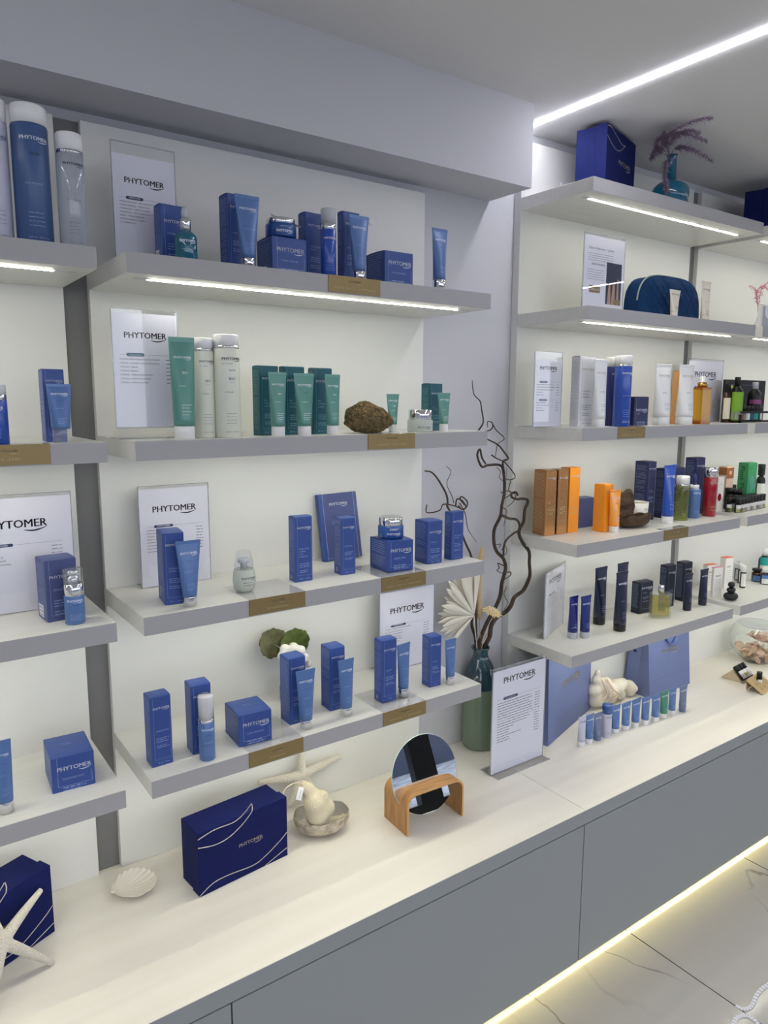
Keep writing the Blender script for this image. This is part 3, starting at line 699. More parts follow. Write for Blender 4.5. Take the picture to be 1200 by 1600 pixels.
ctube(S1, 388.5, 0, 367.7, 406, 305, 22, 'blue tube with chrome cap in front of the tall carton', Y=.045, yaw=0, caph=.15, name='HYDRACONTINUE', group=GT)
cbox(S1, (426, 0), 479.5, 368, 'low blue carton carrying an opened cream jar', Y=.05, yaw=-1, xs=402.5, squat=True, name='HYDRA ORIGINEL', code=True, group=GC)
e = Vector((0, .085, S1)); Pj = e + Vector((solve_x(440, e, Vector((1, 0, 0))), 0, 0)); zj = on_y(440, 372, .085).z
low = [q for q in scn.objects if q.get('label') == 'low blue carton carrying an opened cream jar'][0]
zj = low.location.z + max(v.co.z for v in low.children[1].data.vertices) + .0006
dj = 48 * (Vector((Pj.x, .085, zj)) - CAM).dot(FW) / FP
j1 = jar(Vector((Pj.x, .085, zj)), dj, .040, -.2, 'blue cream jar with tilted chrome lid on top of a low carton', zl=.70, name='HYDRA ORIGINEL')
obj('spatula', MB().box(-.011, .011, -.0035, .0035, 0, .0012, 'white_plastic', .0004, T=Matrix.Translation((-.012, -.006, .0442)) @ Matrix.Rotation(R(16), 4, 'Y')), j1)
obj('spatula', MB().box(-.009, .009, -.004, .004, 0, .0012, 'clear_cap_grey', .0004, T=Matrix.Translation((dj * .52, -.004, .030)) @ Matrix.Rotation(R(20), 4, 'Y')), j1)
cbox(S1, (478.5, 0), 506, 330.7, 'tall blue carton behind the pump bottle on the top middle shelf', Y=.095, yaw=2, xs=467, name='HYDRASOLID|CREAM', group=GC)
P, d, ht = round_dims(S1, 513.5, 0, 24, 327, .05)
pump_bottle(P, d, ht, -.25, 'slim blue pump bottle with frosted cap, middle of the top shelf row', body='royal_blue', zb=.70, zr=.79, pump='clear_cap_grey', tester=False)
cbox(S1, (536.8, 0), 562, 329.6, 'tall blue carton behind a tube, above the hydrating plaque', Y=.085, yaw=1, xs=527.5, name='CREAM', group=GC)
ctube(S1, 561, 0, 544.4, 575.3, 337, 20, 'blue tube with chrome cap above the right half of hydrating plaque', Y=.045, caph=.16, name='CREME', group=GT)
cbox(S1, (601, 0), 645, 391, 'low blue carton at the right end of the top middle shelf', Y=.055, yaw=-1, xs=572, squat=True, name='NUTRITIONNELLE', foot='50 ml - 1.6 fl.oz', group=GC)
ctube(S1, 686, 0, 674.6, 698.4, 357.4, 19, 'blue tube standing alone at the right end, against grey wall', Y=.05, caph=.19, logo=True, name='', group=GT)
plaque(509, S1, 'gold plaque reading HYDRATING & NOURISHING on the lit top shelf', title='HYDRATING & NOURISHING')

# ================================================================ MIDDLE UNIT, SECOND SHELF
wd = on_y(280.5, 492, .10).x - on_y(176.5, 480, .10).x; P = Vector((on_y(183, 683, .10).x, .10, S2)); ht = on_y(178, 480.5, .10).z - S2
sign(P, wd, ht, 0, 'price sheet with a teal heading behind the big teal tube', ['CYFOLIA CREMA RADIANTA DE CURATARE', 'CYFOLIA - LOTIUNE TONICA HIDRATANTA', 'CYFOLIA - SCRUB', 'CYFOLIA - MASCA', 'CYFOLIA - CREMA HIDRATANTA', 'CYFOLIA - CREMA DE NOAPTE', 'CYFOLIA - CREMA ANTI-RID'], pills=((.62, 'pill_teal', 'INGRIJIRE ORGANICA'),), foot='A', zfoot=.022, lz=.76, lw=.64, gap=.030)
ctube(S2, 289, 0, 262.5, 303, 526.7, 31, 'large teal tube with clear white cap in front of the teal-headed price sheet', Y=.04, yaw=-6, caph=.13, col='teal_tube', cap='white_plastic', ink2='print_white', name='CYFOLIA', tester=False, bio=True, group=GT)
rbottle(S2, 321.5, 0, 32, 528, 'pale capped bottle between the large teal tube and the taller pale bottle', Y=.065, body='cream_bottle', cap='white_plastic', zc=.875, neck='chrome', ink='ink_grey', bio=True, name='CYFOLIA', footer='250 ml - 8.4 fl.oz', turn=.2)
rbottle(S2, 357, 0, 40, 522.7, 'taller pale bottle with white cap, right of the other pale bottle', Y=.05, body='cream_bottle', cap='white_plastic', zc=.872, neck='chrome', ink='ink', ink2='ink_grey', tester=True, bio=True, name='CYFOLIA', footer='250 ml - 8.4 fl.oz', turn=.2)
GTC = 'teal cartons with small teal tubes'
for (xs_, xl, xr, yt, lb) in ((396, 407, 436.5, 571.7, 'teal carton, leftmost of the three behind small teal tubes'), (437, 446, 477, 573.3, 'teal carton in the middle of the three behind small teal tubes'), (482, 490.5, 519.5, 575.5, 'teal carton, rightmost of three, nearest the brown sponge')):
    cbox(S2, (xl, 0), xr, yt, lb, Y=.075, yaw=1, xs=xs_, col='teal_carton', ink2='print_teal', name='BIO|CYFOLIA|SCRUB', foot='50 ml - 1.6 fl.oz', group=GTC, logo=.78)
for (xc, xl, xr, yt, cw, lb, ts) in ((435, 419, 447.3, 581.7, 21, 'small teal tube with white cap, leftmost of three in front of cartons', False), (476, 460, 491.7, 583.3, 21, 'small teal tube with white cap, middle of three, printed TESTER', True), (520, 507.7, 531.7, 585, 18.5, 'small teal tube with white cap, rightmost of three beside the sponge', False)):
    ctube(S2, xc, 0, xl, xr, yt, cw, lb, Y=.03, caph=.16, col='teal_tube', cap='white_plastic', ink2='print_white', tester=ts, bio=not ts, name='CYFOLIA', group=GTC)
# natural sponge
Ps = base_pt(S2, 577, 0, 0, .07); o_w = on_y(611, 650, .07).x - on_y(540, 650, .07).x; o_h = on_y(570, 626, .07).z - S2
b = MB(); R2_ = random.Random(3)
from mathutils import noise as mn
def sp(u, v):
    th = 2 * math.pi * u; ph = math.pi * v; x = math.cos(th) * math.sin(ph); y = math.sin(th) * math.sin(ph); z = math.cos(ph)
    top = .56 + .44 * (1 - max(0, x - .0) * .75); s_ = 1 + .10 * mn.noise(Vector((x * 2.2, y * 2.2, z * 2.2))) + .05 * mn.noise(Vector((x * 9, y * 9, z * 9))) + .05 * abs(mn.noise(Vector((x * 20, y * 20, z * 20))))
    zz = z * (top if z > 0 else .72) * o_h * .56 * s_ + o_h * .40
    return (x * o_w * .49 * s_ - (o_w * .06 if z > .2 else 0) * z, y * .034 * s_, max(0, zz))
b.grid(sp, 120, 70, 'sponge'); so = obj('natural_sponge', b); so.location = Ps; tag(so, 'brown natural sea sponge on the shelf above the ORGANIC SKIN CARE plaque', 'sponge')
ctube(S2, 613.5, 0, 604, 623.5, 615.5, 12.5, 'tiny teal tube with white cap right of the sponge', Y=.085, caph=.2, col='teal_tube', cap='white_plastic', ink2='print_white', tester=False, bio=True, name='CYFOLIA', group=GTC)
P, d, ht = round_dims(S2, 656.3, 0, 40, 640, .05)
jar(P, d, ht, -.3, 'frosted glass cream jar with wide chrome lid near the shelf end', body='frost_glass', lid='chrome', zl=.55, ink='ink_grey')
cbox(S2, (671, 0), 690.5, 600, 'teal carton standing alone behind the frosted jar', Y=.085, yaw=1, xs=657.5, col='teal_carton', ink2='print_teal', name='BIO|CYFOLIA', foot='30 ml', group=GTC)
ctube(S2, 693, 0, 685, 704.3, 614, 13.5, 'teal tube printed TESTER at the right end, beside the frosted jar', Y=.045, caph=.2, col='teal_tube', cap='white_plastic', ink2='print_white', tester=True, name='CYFOLIA', group=GTC)
plaque(574.5, S2, 'gold plaque reading ORGANIC SKIN CARE', title='ORGANIC SKIN CARE')

# ================================================================ MIDDLE UNIT, THIRD SHELF
P = on_z(222, 920, S3); Pr = on_z(326, 906, S3); y_ = (P.y + Pr.y) / 2
P = Vector((on_z(222, 920, S3).x, y_, S3)); wd = on_y(321, 756, y_).x - on_y(210, 760, y_).x; ht = on_y(212, 761, y_).z - S3
sign(P, wd, ht, 0, 'price sheet behind a carton and chrome-capped tube, third middle shelf', ['CITADINE - MASCA EXFOLIANTA', 'EXTRAIT MARIN', 'CYFOLIA - GEL', 'MASCA - CREMA', 'GOMMAGE - GEL', 'SUN LONGEVITATE', 'SUN LONGEVITATE GEL', 'ALGOGOMMER LOTION'], pills=((.60, 'pill_navy', 'DEMACHIERE'),), lz=.74, gap=.030)
cbox(S3, (258, 946.3), (291, 942.3), 834.5, 'tall blue carton in front of a price sheet, third middle shelf', xs=248.5, name='CITADINE|CITYLIFE', foot='50 ml - 1.6 fl.oz', mark=True, group=GC)
ctube(S3, 297.5, 949, 275, 314.3, 844.5, 21, 'blue tube with chrome cap printed CITADINE, left end of shelf', caph=.155, name='CITADINE', group=GT)
P, d, ht = round_dims(S3, 382, 928, 36, 860)
o = thing('serum_bottle', 'drop-shaped frosted clear bottle with domed cap, alone above a gold plaque', 'bottle', P, face_cam(P) * .2); r = d / 2
b = MB(); b.lathe([(r * .50, 0), (r * .62, ht * .015), (r * .86, ht * .09), (r, ht * .24), (r * .98, ht * .34), (r * .92, ht * .46), (r * .86, ht * .55), (r * .8, ht * .56)], 'frost_glass', 36)
def mp(a, z):
    q = max(-.99, min(.99, a / (r * .97))); return (a, -r * .985 * math.sqrt(1 - q * q) - .0006, z)
b.logo('pill_navy', mp, r * .15, ht * .34, d * .66); b.words('ink_grey', mp, -r * .4, ht * .26, d * .5, d * .04); b.words('ink_grey', mp, -r * .4, ht * .2, d * .5, d * .04); obj('body', b, o)
obj('inner_core', MB().lathe([(r * .5, ht * .06), (r * .62, ht * .3), (r * .6, ht * .5), (r * .3, ht * .52)], 'cream_bottle', 24), o)
obj('pump', MB().lathe([(r * .3, ht * .56), (r * .3, ht * .7), (r * .5, ht * .71), (r * .5, ht * .8), (r * .46, ht * .81)], 'clear_cap_grey', 20), o)
obj('cap', MB().lathe([(r * .84, ht * .565), (r * .83, ht * .66), (r * .74, ht * .8), (r * .62, ht * .93), (r * .52, ht * .985), (r * .4, ht)], 'clear_plastic', 36), o)
cbox(S3, (462, 910.6), (488.7, 906.5), 809, 'tall blue carton left of the leaning flat box', xs=452, name='REVELATION|LUMIERE|SKIN|LUMINOUS', foot='50 ml - 1.6 fl.oz', mark=True, group=GC)
# leaning flat box
P = on_z(508, 878.8, S3); P2 = on_z(569, 871.8, S3); wd = (P2 - P).length; yw = math.atan2(P2.y - P.y, P2.x - P.x)
T = on_y(493.8, 771.7, P.y + .045); o = thing('flat_gift_box', 'large flat blue box leaning back against the panel', 'box', (P.x, min(P.y, .225), S3 + .001), R(-2), GC, 0)
hh = (T - P).length * .97; o.rotation_euler = (R(-9), R(-1.5), R(-2)); b = MB(); b.box(0, wd, 0, .016, 0, hh, 'blue_carton_dim', .0012); mp = flatmap(0)
b.logo('print_white', mp, wd * .5, hh * .82, wd * .48); b.bar('print_blue', mp, wd * .04, wd * .96, hh * .035, .0006)
for x in (.10, .91): b.vbar('print_blue', mp, wd * x, 0, hh, .0012)
for k, z in enumerate((.58, .55, .36, .345, .33, .315)): b.words('print_blue', mp, wd * .3, hh * z, wd * .4, wd * .03)
obj('body', b, o); obj('edge_band', MB().box(-.0006, wd * .09, -.0005, .0165, 0, hh + .0006, 'blue_carton', .0005), o)
cbox(S3, (533.5, 899.3), (555.6, 896.2), 810.8, 'slim blue carton standing in front of the leaning flat box', xs=522, name='EMERGENCE', foot='30 ml - 1 fl.oz', mark=True, group=GC)
P_, w_, d_, h_, yw_ = corner_box(S3 + .0014, (605, 894.6), (645.4, 889.2), 847.5, 578)
sq = carton(P_, w_, d_, h_, yw_, 'low blue carton on the third shelf carrying a chrome-lidded jar', squat=True, name='CREME XMF', foot='50 ml - 1.6 fl.oz', group=GC)
Pj = P_ + Vector((math.cos(yw_), math.sin(yw_), 0)) * w_ * .47 + Vector((-math.sin(yw_), math.cos(yw_), 0)) * d_ * .5; Pj.z = P_.z + max(v.co.z for v in sq.children[1].data.vertices) + .0006
jd = 40 * (Pj - CAM).dot(FW) / FP
jar(Pj, jd, jd * .80, -.35, 'blue cream jar with a chrome lid on a low carton, third middle shelf', zl=.6, name='EXPERT')
cbox(S3, (667.3, 882.3), (690.8, 878.9), 816, 'wider blue carton near the right end of the third middle shelf', xs=647.7, name='OLIGO 6', foot='50 ml - 1 fl.oz', group=GC)
cbox(S3, (705, 875.5), (723.4, 872.2), 801.5, 'slim blue carton at the right end, under the small bare twig', xs=693.6, name='REVELATION|LUMIERE', foot='30 ml - 1 fl.oz', group=GC)
plaque(364.5, S3, 'gold plaque below the drop-shaped clear bottle', base=True, title='BRIGHTENING')
plaque(598, S3, 'gold plaque below the low carton and jar of third middle shelf', base=True, title='FIRST LINES & RADIANCE')

# ================================================================ MIDDLE UNIT, FOURTH SHELF
cbox(S4, (238.7, 1200.5), (270.7, 1191), 1092.5, 'blue carton nearest the left end of the lowest middle shelf', xs=228.7, name='PREBIOFORCE', foot='30 ml - 1 fl.oz', group=GC)
cbox(S4, (301.7, 1180), (332.5, 1172), 1073.7, 'blue carton behind the silver-collared spray bottle', xs=292, name='ACCEPT', foot='50 ml', group=GC)
P, d, ht = round_dims(S4, 324.5, 1190, 24.5, 1086)
pump_bottle(P, d, ht, face_cam(P) * .4, 'slim blue pump bottle with frosted cap on the lowest middle shelf', body='blue_tube', zb=.60, zr=.635, name='ACCEPT')
cbox(S4, (373.7, 1168.2), (425, 1155), 1120, 'blue cube carton above the SOOTHING plaque', xs=352.5, squat=True, name='CICA MASQUE', foot='50 ml - 1.6 fl.oz', group=GC)
cbox(S4, (453.2, 1133.7), (478.5, 1126.4), 1030.8, 'blue carton in front of the cotton and round leaves', xs=438.6, name='OLIGOPUR', foot='50 ml - 1.6 fl.oz', group=GC)
ctube(S4, 478.5, 1141, 463, 493, 1046.5, 19, 'blue tube with chrome cap beside the cotton and round leaves', caph=.155, name='OLIGOPUR', group=GT)
cbox(S4, (516, 1112), (539.3, 1106), 1014.6, 'blue carton midway along the lowest middle shelf, left of the price sheet', xs=502, name='OLIGOPUR', foot='50 ml', group=GC)
ctube(S4, 541, 1120.7, 529, 553.6, 1030, 18, 'blue tube with chrome cap midway along the lowest middle shelf', caph=.15, name='OLIGOPUR', yaw=2, group=GT)
P = on_z(598, 1052, S4); wd = on_y(676, 1030, P.y).x - on_y(591.6, 1050, P.y).x; ht = on_y(593, 925, P.y).z - S4
P.x = on_y(593.5, 1000, P.y).x
sign(P, wd, ht, 0, 'price sheet on the lowest middle shelf behind two boxed tubes', ['OLIGOPUR - LOTIUNE PURIFIANTA TEN NORMAL', 'GEL - EXFOLIANT PURIFIANT TEN', 'LOTION GEL - CREMA PURIFIANTA', 'OLIGOPUR - MASCA TEN GRAS', 'CITADINE - CREMA MATIFIANTA', 'SERUM - GEL OLIGOFORCE'], pills=((.55, 'pill_navy', 'PURIFIANT'),), lz=.70, gap=.032)
cbox(S4 + .0014, (597, 1099), (619.4, 1092.6), 1002.6, 'blue carton above the rightmost lower plaque, tube leaning beside it', xs=584.6, name='ACNIPUR', foot='50 ml', mark=True, group=GC)
ctube(S4 + .0014, 630, 1090.6, 620.7, 641, 1005.5, 16, 'blue tube beside a boxed carton above the rightmost lower plaque', caph=.165, yaw=8, name='ACNIPUR', group=GT)
cbox(S4, (670.7, 1074.8), (688.8, 1070.5), 997, 'blue carton near the right end of the lowest middle shelf', xs=658.7, name='ACNIPUR', foot='30 ml', group=GC)
ctube(S4, 703, 1071, 694.8, 712, 998.5, 13.5, 'small blue tube at the right end of the lowest middle shelf', caph=.19, name='ACNIPUR', group=GT)
plaque(357, S4, 'dark gold plaque reading SOOTHING', title='SOOTHING', base=True)
plaque(601.5, S4, 'gold plaque below two boxed tubes on the lowest middle shelf', title='PURIFYING & BLEMISHES', base=True)

# ================================================================ NATURAL AND GIFT KINDS
def strip(b, pts, wd, m, mp):
    for i in range(len(pts) - 1):
        (x0, y0), (x1, y1) = pts[i], pts[i + 1]; l = math.hypot(x1 - x0, y1 - y0) or 1; nx, ny = -(y1 - y0) / l * wd / 2, (x1 - x0) / l * wd / 2
        b.poly([(x0 - nx, y0 - ny), (x1 - nx, y1 - ny), (x1 + nx, y1 + ny), (x0 + nx, y0 + ny)], m, mp)
def curve2(pts, k=5):
    return [(p.x, p.y) for p in smooth_path([(x, y, 0) for x, y in pts], k)]
def gift_box(P, wd, dl, dp, ht, yaw, label, lines, top=(), logo=True, lw=.0022, lx=.57, lz=.5, lwd=.27):
    o = thing('gift_box', label, 'gift box', P, yaw, 'dark blue gift boxes with silver lines')
    b = MB(); b.box(0, wd, 0, dl, 0, ht, 'gift_blue', .0008); mp = flatmap(0, .0004)
    for ln in lines: strip(b, [(x * wd, z * ht) for x, z in curve2(ln)], lw, 'silver_line', mp)
    for ln in top: strip(b, [(x * wd, y) for x, y in curve2(ln)], lw, 'silver_line', topmap(ht, .0004))
    if logo: b.logo('print_silver', mp, wd * lx, ht * lz, wd * lwd)
    obj('lid', b, o); obj('base', MB().box(.003, wd - .003, dl + .0003, dp, .003 if False else .0, ht - .003, 'gift_blue', .001), o)
    return o
def remesh(o, vox, smooth=True):
    m = o.modifiers.new('fuse', 'REMESH'); m.mode = 'VOXEL'; m.voxel_size = vox; m.use_smooth_shade = True
    s = o.modifiers.new('soften', 'SMOOTH'); s.factor = .5; s.iterations = 3
def star(C, d0, d1, rad, label, seed=1, th=.0075, lens=None):
    """starfish: arm 0 along d0, the others turned in the plane of d0 and d1"""
    d0 = d0.normalized(); n = d0.cross(d1).normalized(); e = n.cross(d0); b = MB(); st = d0.angle(d1); rr = random.Random(seed)
    lens = lens or [rad] * 5
    for k in range(5):
        a = (0, st, st + (2 * math.pi - st) * .27, st + (2 * math.pi - st) * .52, st + (2 * math.pi - st) * .76)[k]; u = d0 * math.cos(a) + e * math.sin(a); s = -d0 * math.sin(a) + e * math.cos(a); L = lens[k]
        pts = []; rd = []
        bend = rr.uniform(-.06, .06)
        for i in range(9):
            t = i / 8; pts.append(C + u * L * t + s * bend * L * t * t); rd.append(th * (1.35 - .75 * t ** 1.1))
        b.tube(pts, rd, 'starfish', 9)
    cc = C; b.lathe([(th * 1.7 * math.sin(math.pi * i / 8), th * 1.2 * -math.cos(math.pi * i / 8)) for i in range(1, 8)], 'starfish', 14, T=Matrix.Translation(cc) @ n.to_track_quat('Z', 'Y').to_matrix().to_4x4())
    b.v = [tuple(Vector(v) - C) for v in b.v]
    o = obj('starfish', b); o.location = C; remesh(o, .0022); return tag(o, label, 'starfish', 'white dried starfish')

# ================================================================ ON THE WORKTOP, LEFT HALF
GL = [[(0, .78), (.18, .72), (.34, .75), (.49, .87), (.59, 1)], [(0, .91), (.14, .955), (.24, .96), (.38, .95), (.48, 1)],
      [(0, .02), (.14, .13), (.31, .145), (.585, .11), (.73, .17), (.91, .31), (1, .41)], [(.71, 0), (.83, .06), (1, .14)]]
P = on_z(312.3, 1402.8, ZC); Q = on_z(449.6, 1336, ZC); yw = math.atan2(Q.y - P.y, Q.x - P.x); wd = (Q - P).length; ht = solve_y(1303.7, P, ZH)
dp = solve_x(284.5, P, Vector((-math.sin(yw), math.cos(yw), 0)))
gift_box(P, wd, dp * .38, dp, ht, yw, 'dark blue gift box in the middle of the worktop, between scallop and loofah pouch', GL, top=[[(.48, 0), (.56, .012), (.66, .03)], [(.59, 0), (.63, .014), (.66, .03)]])
P = on_z(0, 1516, ZC); Q = on_z(86, 1455, ZC); yw = math.atan2(Q.y - P.y, Q.x - P.x); u = (Q - P).normalized(); wd = .236; P = Q - u * wd; ht = solve_y(1351.5, Q, ZH)
gift_box(P, wd, dp * .38, dp, ht, yw, 'dark blue gift box behind a starfish, cut by the left edge', GL, top=[[(.48, 0), (.56, .012), (.66, .03)], [(.59, 0), (.63, .014), (.66, .03)]])
fn = Vector((u.y, -u.x, 0))
T2 = on_z(85.5, 1500, ZC + .005)
def on_face(px, py, off):
    d = ray(px, py); return CAM + d * ((Q + fn * off - CAM).dot(fn) / d.dot(fn))
T1 = on_face(61, 1387, .008); Cs = on_face(3, 1473, .042)
Ls = [(T1 - Cs).length, (T2 - Cs).length]
star(Cs, T1 - Cs, T2 - Cs, Ls[0], 'white starfish leaning on the gift box at the left edge', 2, .0094, [Ls[0], Ls[1], Ls[0] * .8, Ls[0] * .8, Ls[0] * .9])
# scallop shell
Pc = on_z(212, 1392, ZC); ws = on_z(249, 1392, ZC).x - on_z(170.5, 1392, ZC).x
o = thing('scallop_shell', 'white scallop shell lying alone between the two dark blue gift boxes', 'shell', Pc, R(-20)); b = MB(); Rs = ws * .50
def scal(u, v, off=0):
    ph = (u - .5) * R(158); l = 2 * Rs * math.cos(ph) ** .75; rib = math.cos((u - .5) * 2 * math.pi * 17); t = .05 + .95 * v
    x = -Rs + l * t * math.cos(ph); y = l * t * math.sin(ph) * .98; q = min(1.2, math.hypot(x, y) / Rs)
    z = .0035 + .017 * q ** 2.2 + .0014 * rib * t + .002 * mn.noise(Vector((x * 40, y * 40, 0)))
    k = 1 + .018 * rib * t
    return (x * k, y * k, z + off)
b.grid(lambda u, v: scal(1 - u, v), 170, 16, 'shell_white'); b.grid(lambda u, v: scal(u, v, -.0022), 170, 16, 'shell_white')
b.grid(lambda u, v: (lambda p: (p[0], p[1], p[2] - .0022 * v))(scal(1 - u, 1)), 170, 1, 'shell_white')
obj('ribbed_fan', b, o)
obj('hinge', MB().box(-Rs * 1.12, -Rs * .86, -Rs * .34, Rs * .34, .012, .0185, 'shell_white', .002), o)
# abalone shell with a loofah pouch
Pc = on_z(503, 1296, ZC); ws = (on_z(546, 1290, ZC) - on_z(459, 1290, ZC)).length
o = thing('abalone_shell', 'rough grey shell bowl holding the cream loofah pouch', 'shell', Pc, R(-15)); b = MB(); ra, rb_ = ws * .50, ws * .40
def abal(u, v, k=1, off=0):
    a = 2 * math.pi * u; n1 = mn.noise(Vector((math.cos(a) * 2, math.sin(a) * 2, v * 2 + 5))); n2 = mn.noise(Vector((math.cos(a) * 9, math.sin(a) * 9, v * 8)))
    r = (math.sin(v * math.pi / 2) ** .8) * (1 + .05 * n1 * v + .03 * n2 * v * k)
    return (ra * r * math.cos(a), rb_ * r * math.sin(a), .001 + .046 * v ** 2.4 + .006 * n1 * v * v + off)
b.grid(lambda u, v: abal(1 - u, .02 + .98 * v, 1, -.0), 64, 20, 'shell_outer'); obj('outer_shell', b, o)
b = MB(); b.grid(lambda u, v: (lambda p: (p[0] * .965, p[1] * .965, p[2] + .0035 * (1 - v) + .001))(abal(u, .02 + .98 * v, .3)), 64, 20, 'shell_pearl')
b.grid(lambda u, v: (lambda p, q: tuple(p[i] * (1 - v) + q[i] * v for i in range(3)))(abal(u, 1), (lambda p: (p[0] * .965, p[1] * .965, p[2] + .001))(abal(u, 1, .3))), 64, 1, 'shell_outer'); obj('pearly_lining', b, o)
def hull(pts, rads, m, name, label, cat, vox=.003, group=None):
    b = MB(); c0 = Vector(pts[0])
    for p, r in zip(pts, rads):
        r = r if isinstance(r, tuple) else (r, r, r)
        b.lathe([(math.sin(math.pi * i / 10), -math.cos(math.pi * i / 10)) for i in range(1, 10)], m, 16, T=Matrix.Translation(Vector(p) - c0) @ Matrix.Diagonal((r[0], r[1], r[2], 1)))
    o = obj(name, b); o.location = c0; m_ = o.modifiers.new('fuse', 'REMESH'); m_.mode = 'VOXEL'; m_.voxel_size = vox; m_.use_smooth_shade = True
    s = o.modifiers.new('soften', 'SMOOTH'); s.factor = .7; s.iterations = 22 if vox > .0036 else 8
    if label: tag(o, label, cat, group)
    return o
yb = Pc.y
pp = [(475, 1228), (482, 1234), (488, 1245), (492, 1258), (495, 1272), (500, 1285), (512, 1286), (526, 1284), (537, 1277), (508, 1262), (503, 1246)]
rr_ = [.014, .019, .025, .029, .031, .026, .020, .016, .011, .026, .019]
pts = [on_y(x, y, yb - .018 + (.02 if i < 3 else 0)) for i, (x, y) in enumerate(pp)]
h = hull(pts, rr_, 'loofah', 'loofah_pouch', 'cream woven loofah pouch stuffed in the rough shell bowl', 'bath pouch', .0035)
b = MB(); t0 = on_y(466, 1250, yb - .05) - pts[0]; T_ = Matrix.Translation(t0) @ Matrix.Rotation(R(-62), 4, 'Y') @ Matrix.Rotation(R(15), 4, 'Z')
b.box(0, .030, -.0006, .0006, -.008, .008, 'white_plastic', T=T_); b.text('NATURAL', 'ink_grey', lambda x, y: T_ @ Vector((x, -.001, y)), .004, -.002, width=.02); obj('tag', b, h)
b = MB(); b.tube(smooth_path([on_y(476, 1226, yb - .0) - pts[0], on_y(463, 1223, yb - .015) - pts[0], on_y(450, 1229, yb - .02) - pts[0], on_y(443, 1238, yb - .02) - pts[0], on_y(441, 1247, yb - .02) - pts[0]], 4), .0011, 'string', 6); obj('drawstring', b, h)
# leaning starfish behind
Cb = on_y(471, 1212, .236); A0 = on_y(403, 1224, .246)
star(Cb, A0 - Cb, on_y(470, 1165, .25) - Cb, (A0 - Cb).length, 'large white starfish standing against the panel behind the rough shell', 5, .0108, [(A0 - Cb).length, .09, (on_y(524, 1166, .25) - Cb).length, .075, .085])
# round table mirror on a bent wooden stand
S_a = on_z(636, 1308, ZC); S_b = on_z(724, 1274.5, ZC); S_c = on_z(600.5, 1276, ZC)
yw = math.atan2(S_b.y - S_a.y, S_b.x - S_a.x); L = (S_b - S_a).length; Dm = (S_c - S_a).length
o = thing('table_mirror', 'round frameless mirror in a slot of a bent oak stand', 'mirror', S_a, yw)
Ht = solve_y(1240, on_z(650, 1302, ZC), ZH) * 1.0
tk = .0055; rc_ = .030
def arch(off):
    pts = [(off, 0)]; r = rc_ - off; n = 8
    for i in range(n + 1):
        a = math.pi - i / n * math.pi / 2; pts.append((rc_ + r * math.cos(a), Ht - rc_ + r * math.sin(a)))
    for i in range(n + 1):
        a = math.pi / 2 - i / n * math.pi / 2; pts.append((L - rc_ + r * math.cos(a), Ht - rc_ + r * math.sin(a)))
    pts.append((L - off, 0)); return pts
ao, ai = arch(0), arch(tk); b = MB(); n = len(ao)
for (ya, yb_, fl) in ((0, Dm, 0),):
    vs = [(x, y, z) for y in (0, Dm) for x, z in ao] + [(x, y, z) for y in (0, Dm) for x, z in ai]
    fo = [(i, i + 1, n + i + 1, n + i) for i in range(n - 1)]; fi = [(2 * n + i + 1, 2 * n + i, 3 * n + i, 3 * n + i + 1) for i in range(n - 1)]
    b.add(vs, fo + fi, 'oak', True); b.add(vs, [(i + 1, i, 2 * n + i, 2 * n + i + 1) for i in range(n - 1)] + [(n + i, n + i + 1, 3 * n + i + 1, 3 * n + i) for i in range(n - 1)] + [(0, n, 3 * n, 2 * n), (2 * n - 1, n - 1, 3 * n - 1, 4 * n - 1)], 'oak_edge')
obj('wooden_stand', b, o)
cp = on_y(663.5, 1209, S_a.y + Dm * .40); lc = Matrix.Rotation(-yw, 4, 'Z') @ (cp - S_a); dpt = (cp - CAM).dot(FW)
Rm = 60.5 * dpt / FP / math.cos(R(6)); lean = R(-14)
Tm = Matrix.Translation(lc) @ Matrix.Rotation(lean, 4, 'X') @ Matrix.Rotation(R(90), 4, 'X')
obj('mirror_glass', MB().lathe([(Rm * .99, .0011), (Rm * .99, .0016)], 'mirror', 72, T=Tm, smooth=False), o)
obj('glass_edge', MB().lathe([(Rm * .985, -.0015), (Rm, -.001), (Rm, .0008), (Rm * .993, .0012), (Rm * .985, .0010)], 'mirror_edge', 72, T=Tm), o)

# ---- tall vase with branches and dried flowers
Pv = on_z(746.7, 1176, ZC); dv = 54 * (Pv - CAM).dot(FW) / FP; Pv = base_pt(ZC, 746.9, 1176, dv / 2); hv = solve_y(1010, Pv, ZH); r = dv / 2
o = thing('floor_vase', 'tall green vase with dark glazed shoulder standing behind the framed price list', 'vase', Pv); b = MB()
b.lathe([(r * .80, 0), (r * .93, hv * .015), (r, hv * .05), (r, hv * .3), (r, hv * .61)], 'glaze_green', 40, cap1=False)
obj('body', b, o)
b = MB(); b.lathe([(r, hv * .61), (r * 1.005, hv * .64), (r * .98, hv * .68), (r * .88, hv * .76), (r * .68, hv * .84), (r * .50, hv * .885), (r * .43, hv * .92), (r * .43, hv * .96), (r * .54, hv * .99), (r * .52, hv), (r * .42, hv * .995), (r * .36, hv * .96), (r * .36, hv * .85)], 'glaze_dark', 40, cap0=False, cap1=False); obj('glazed_neck', b, o)
mouth = Pv + ZH * hv * .97
def br(b, pts, r0, r1, m='branch', Ya=.2, Yb=.2, k=4, n=6, amp=.0):
    q = [on_y(x, y, Ya + (Yb - Ya) * i / max(1, len(pts) - 1) + amp * math.sin(i * 1.7)) for i, (x, y) in enumerate(pts)]
    q = smooth_path(q, k); b.tube([p_ - mouth for p_ in q], [r0 + (r1 - r0) * i / (len(q) - 1) for i in range(len(q))], m, n)
Yv = Pv.y
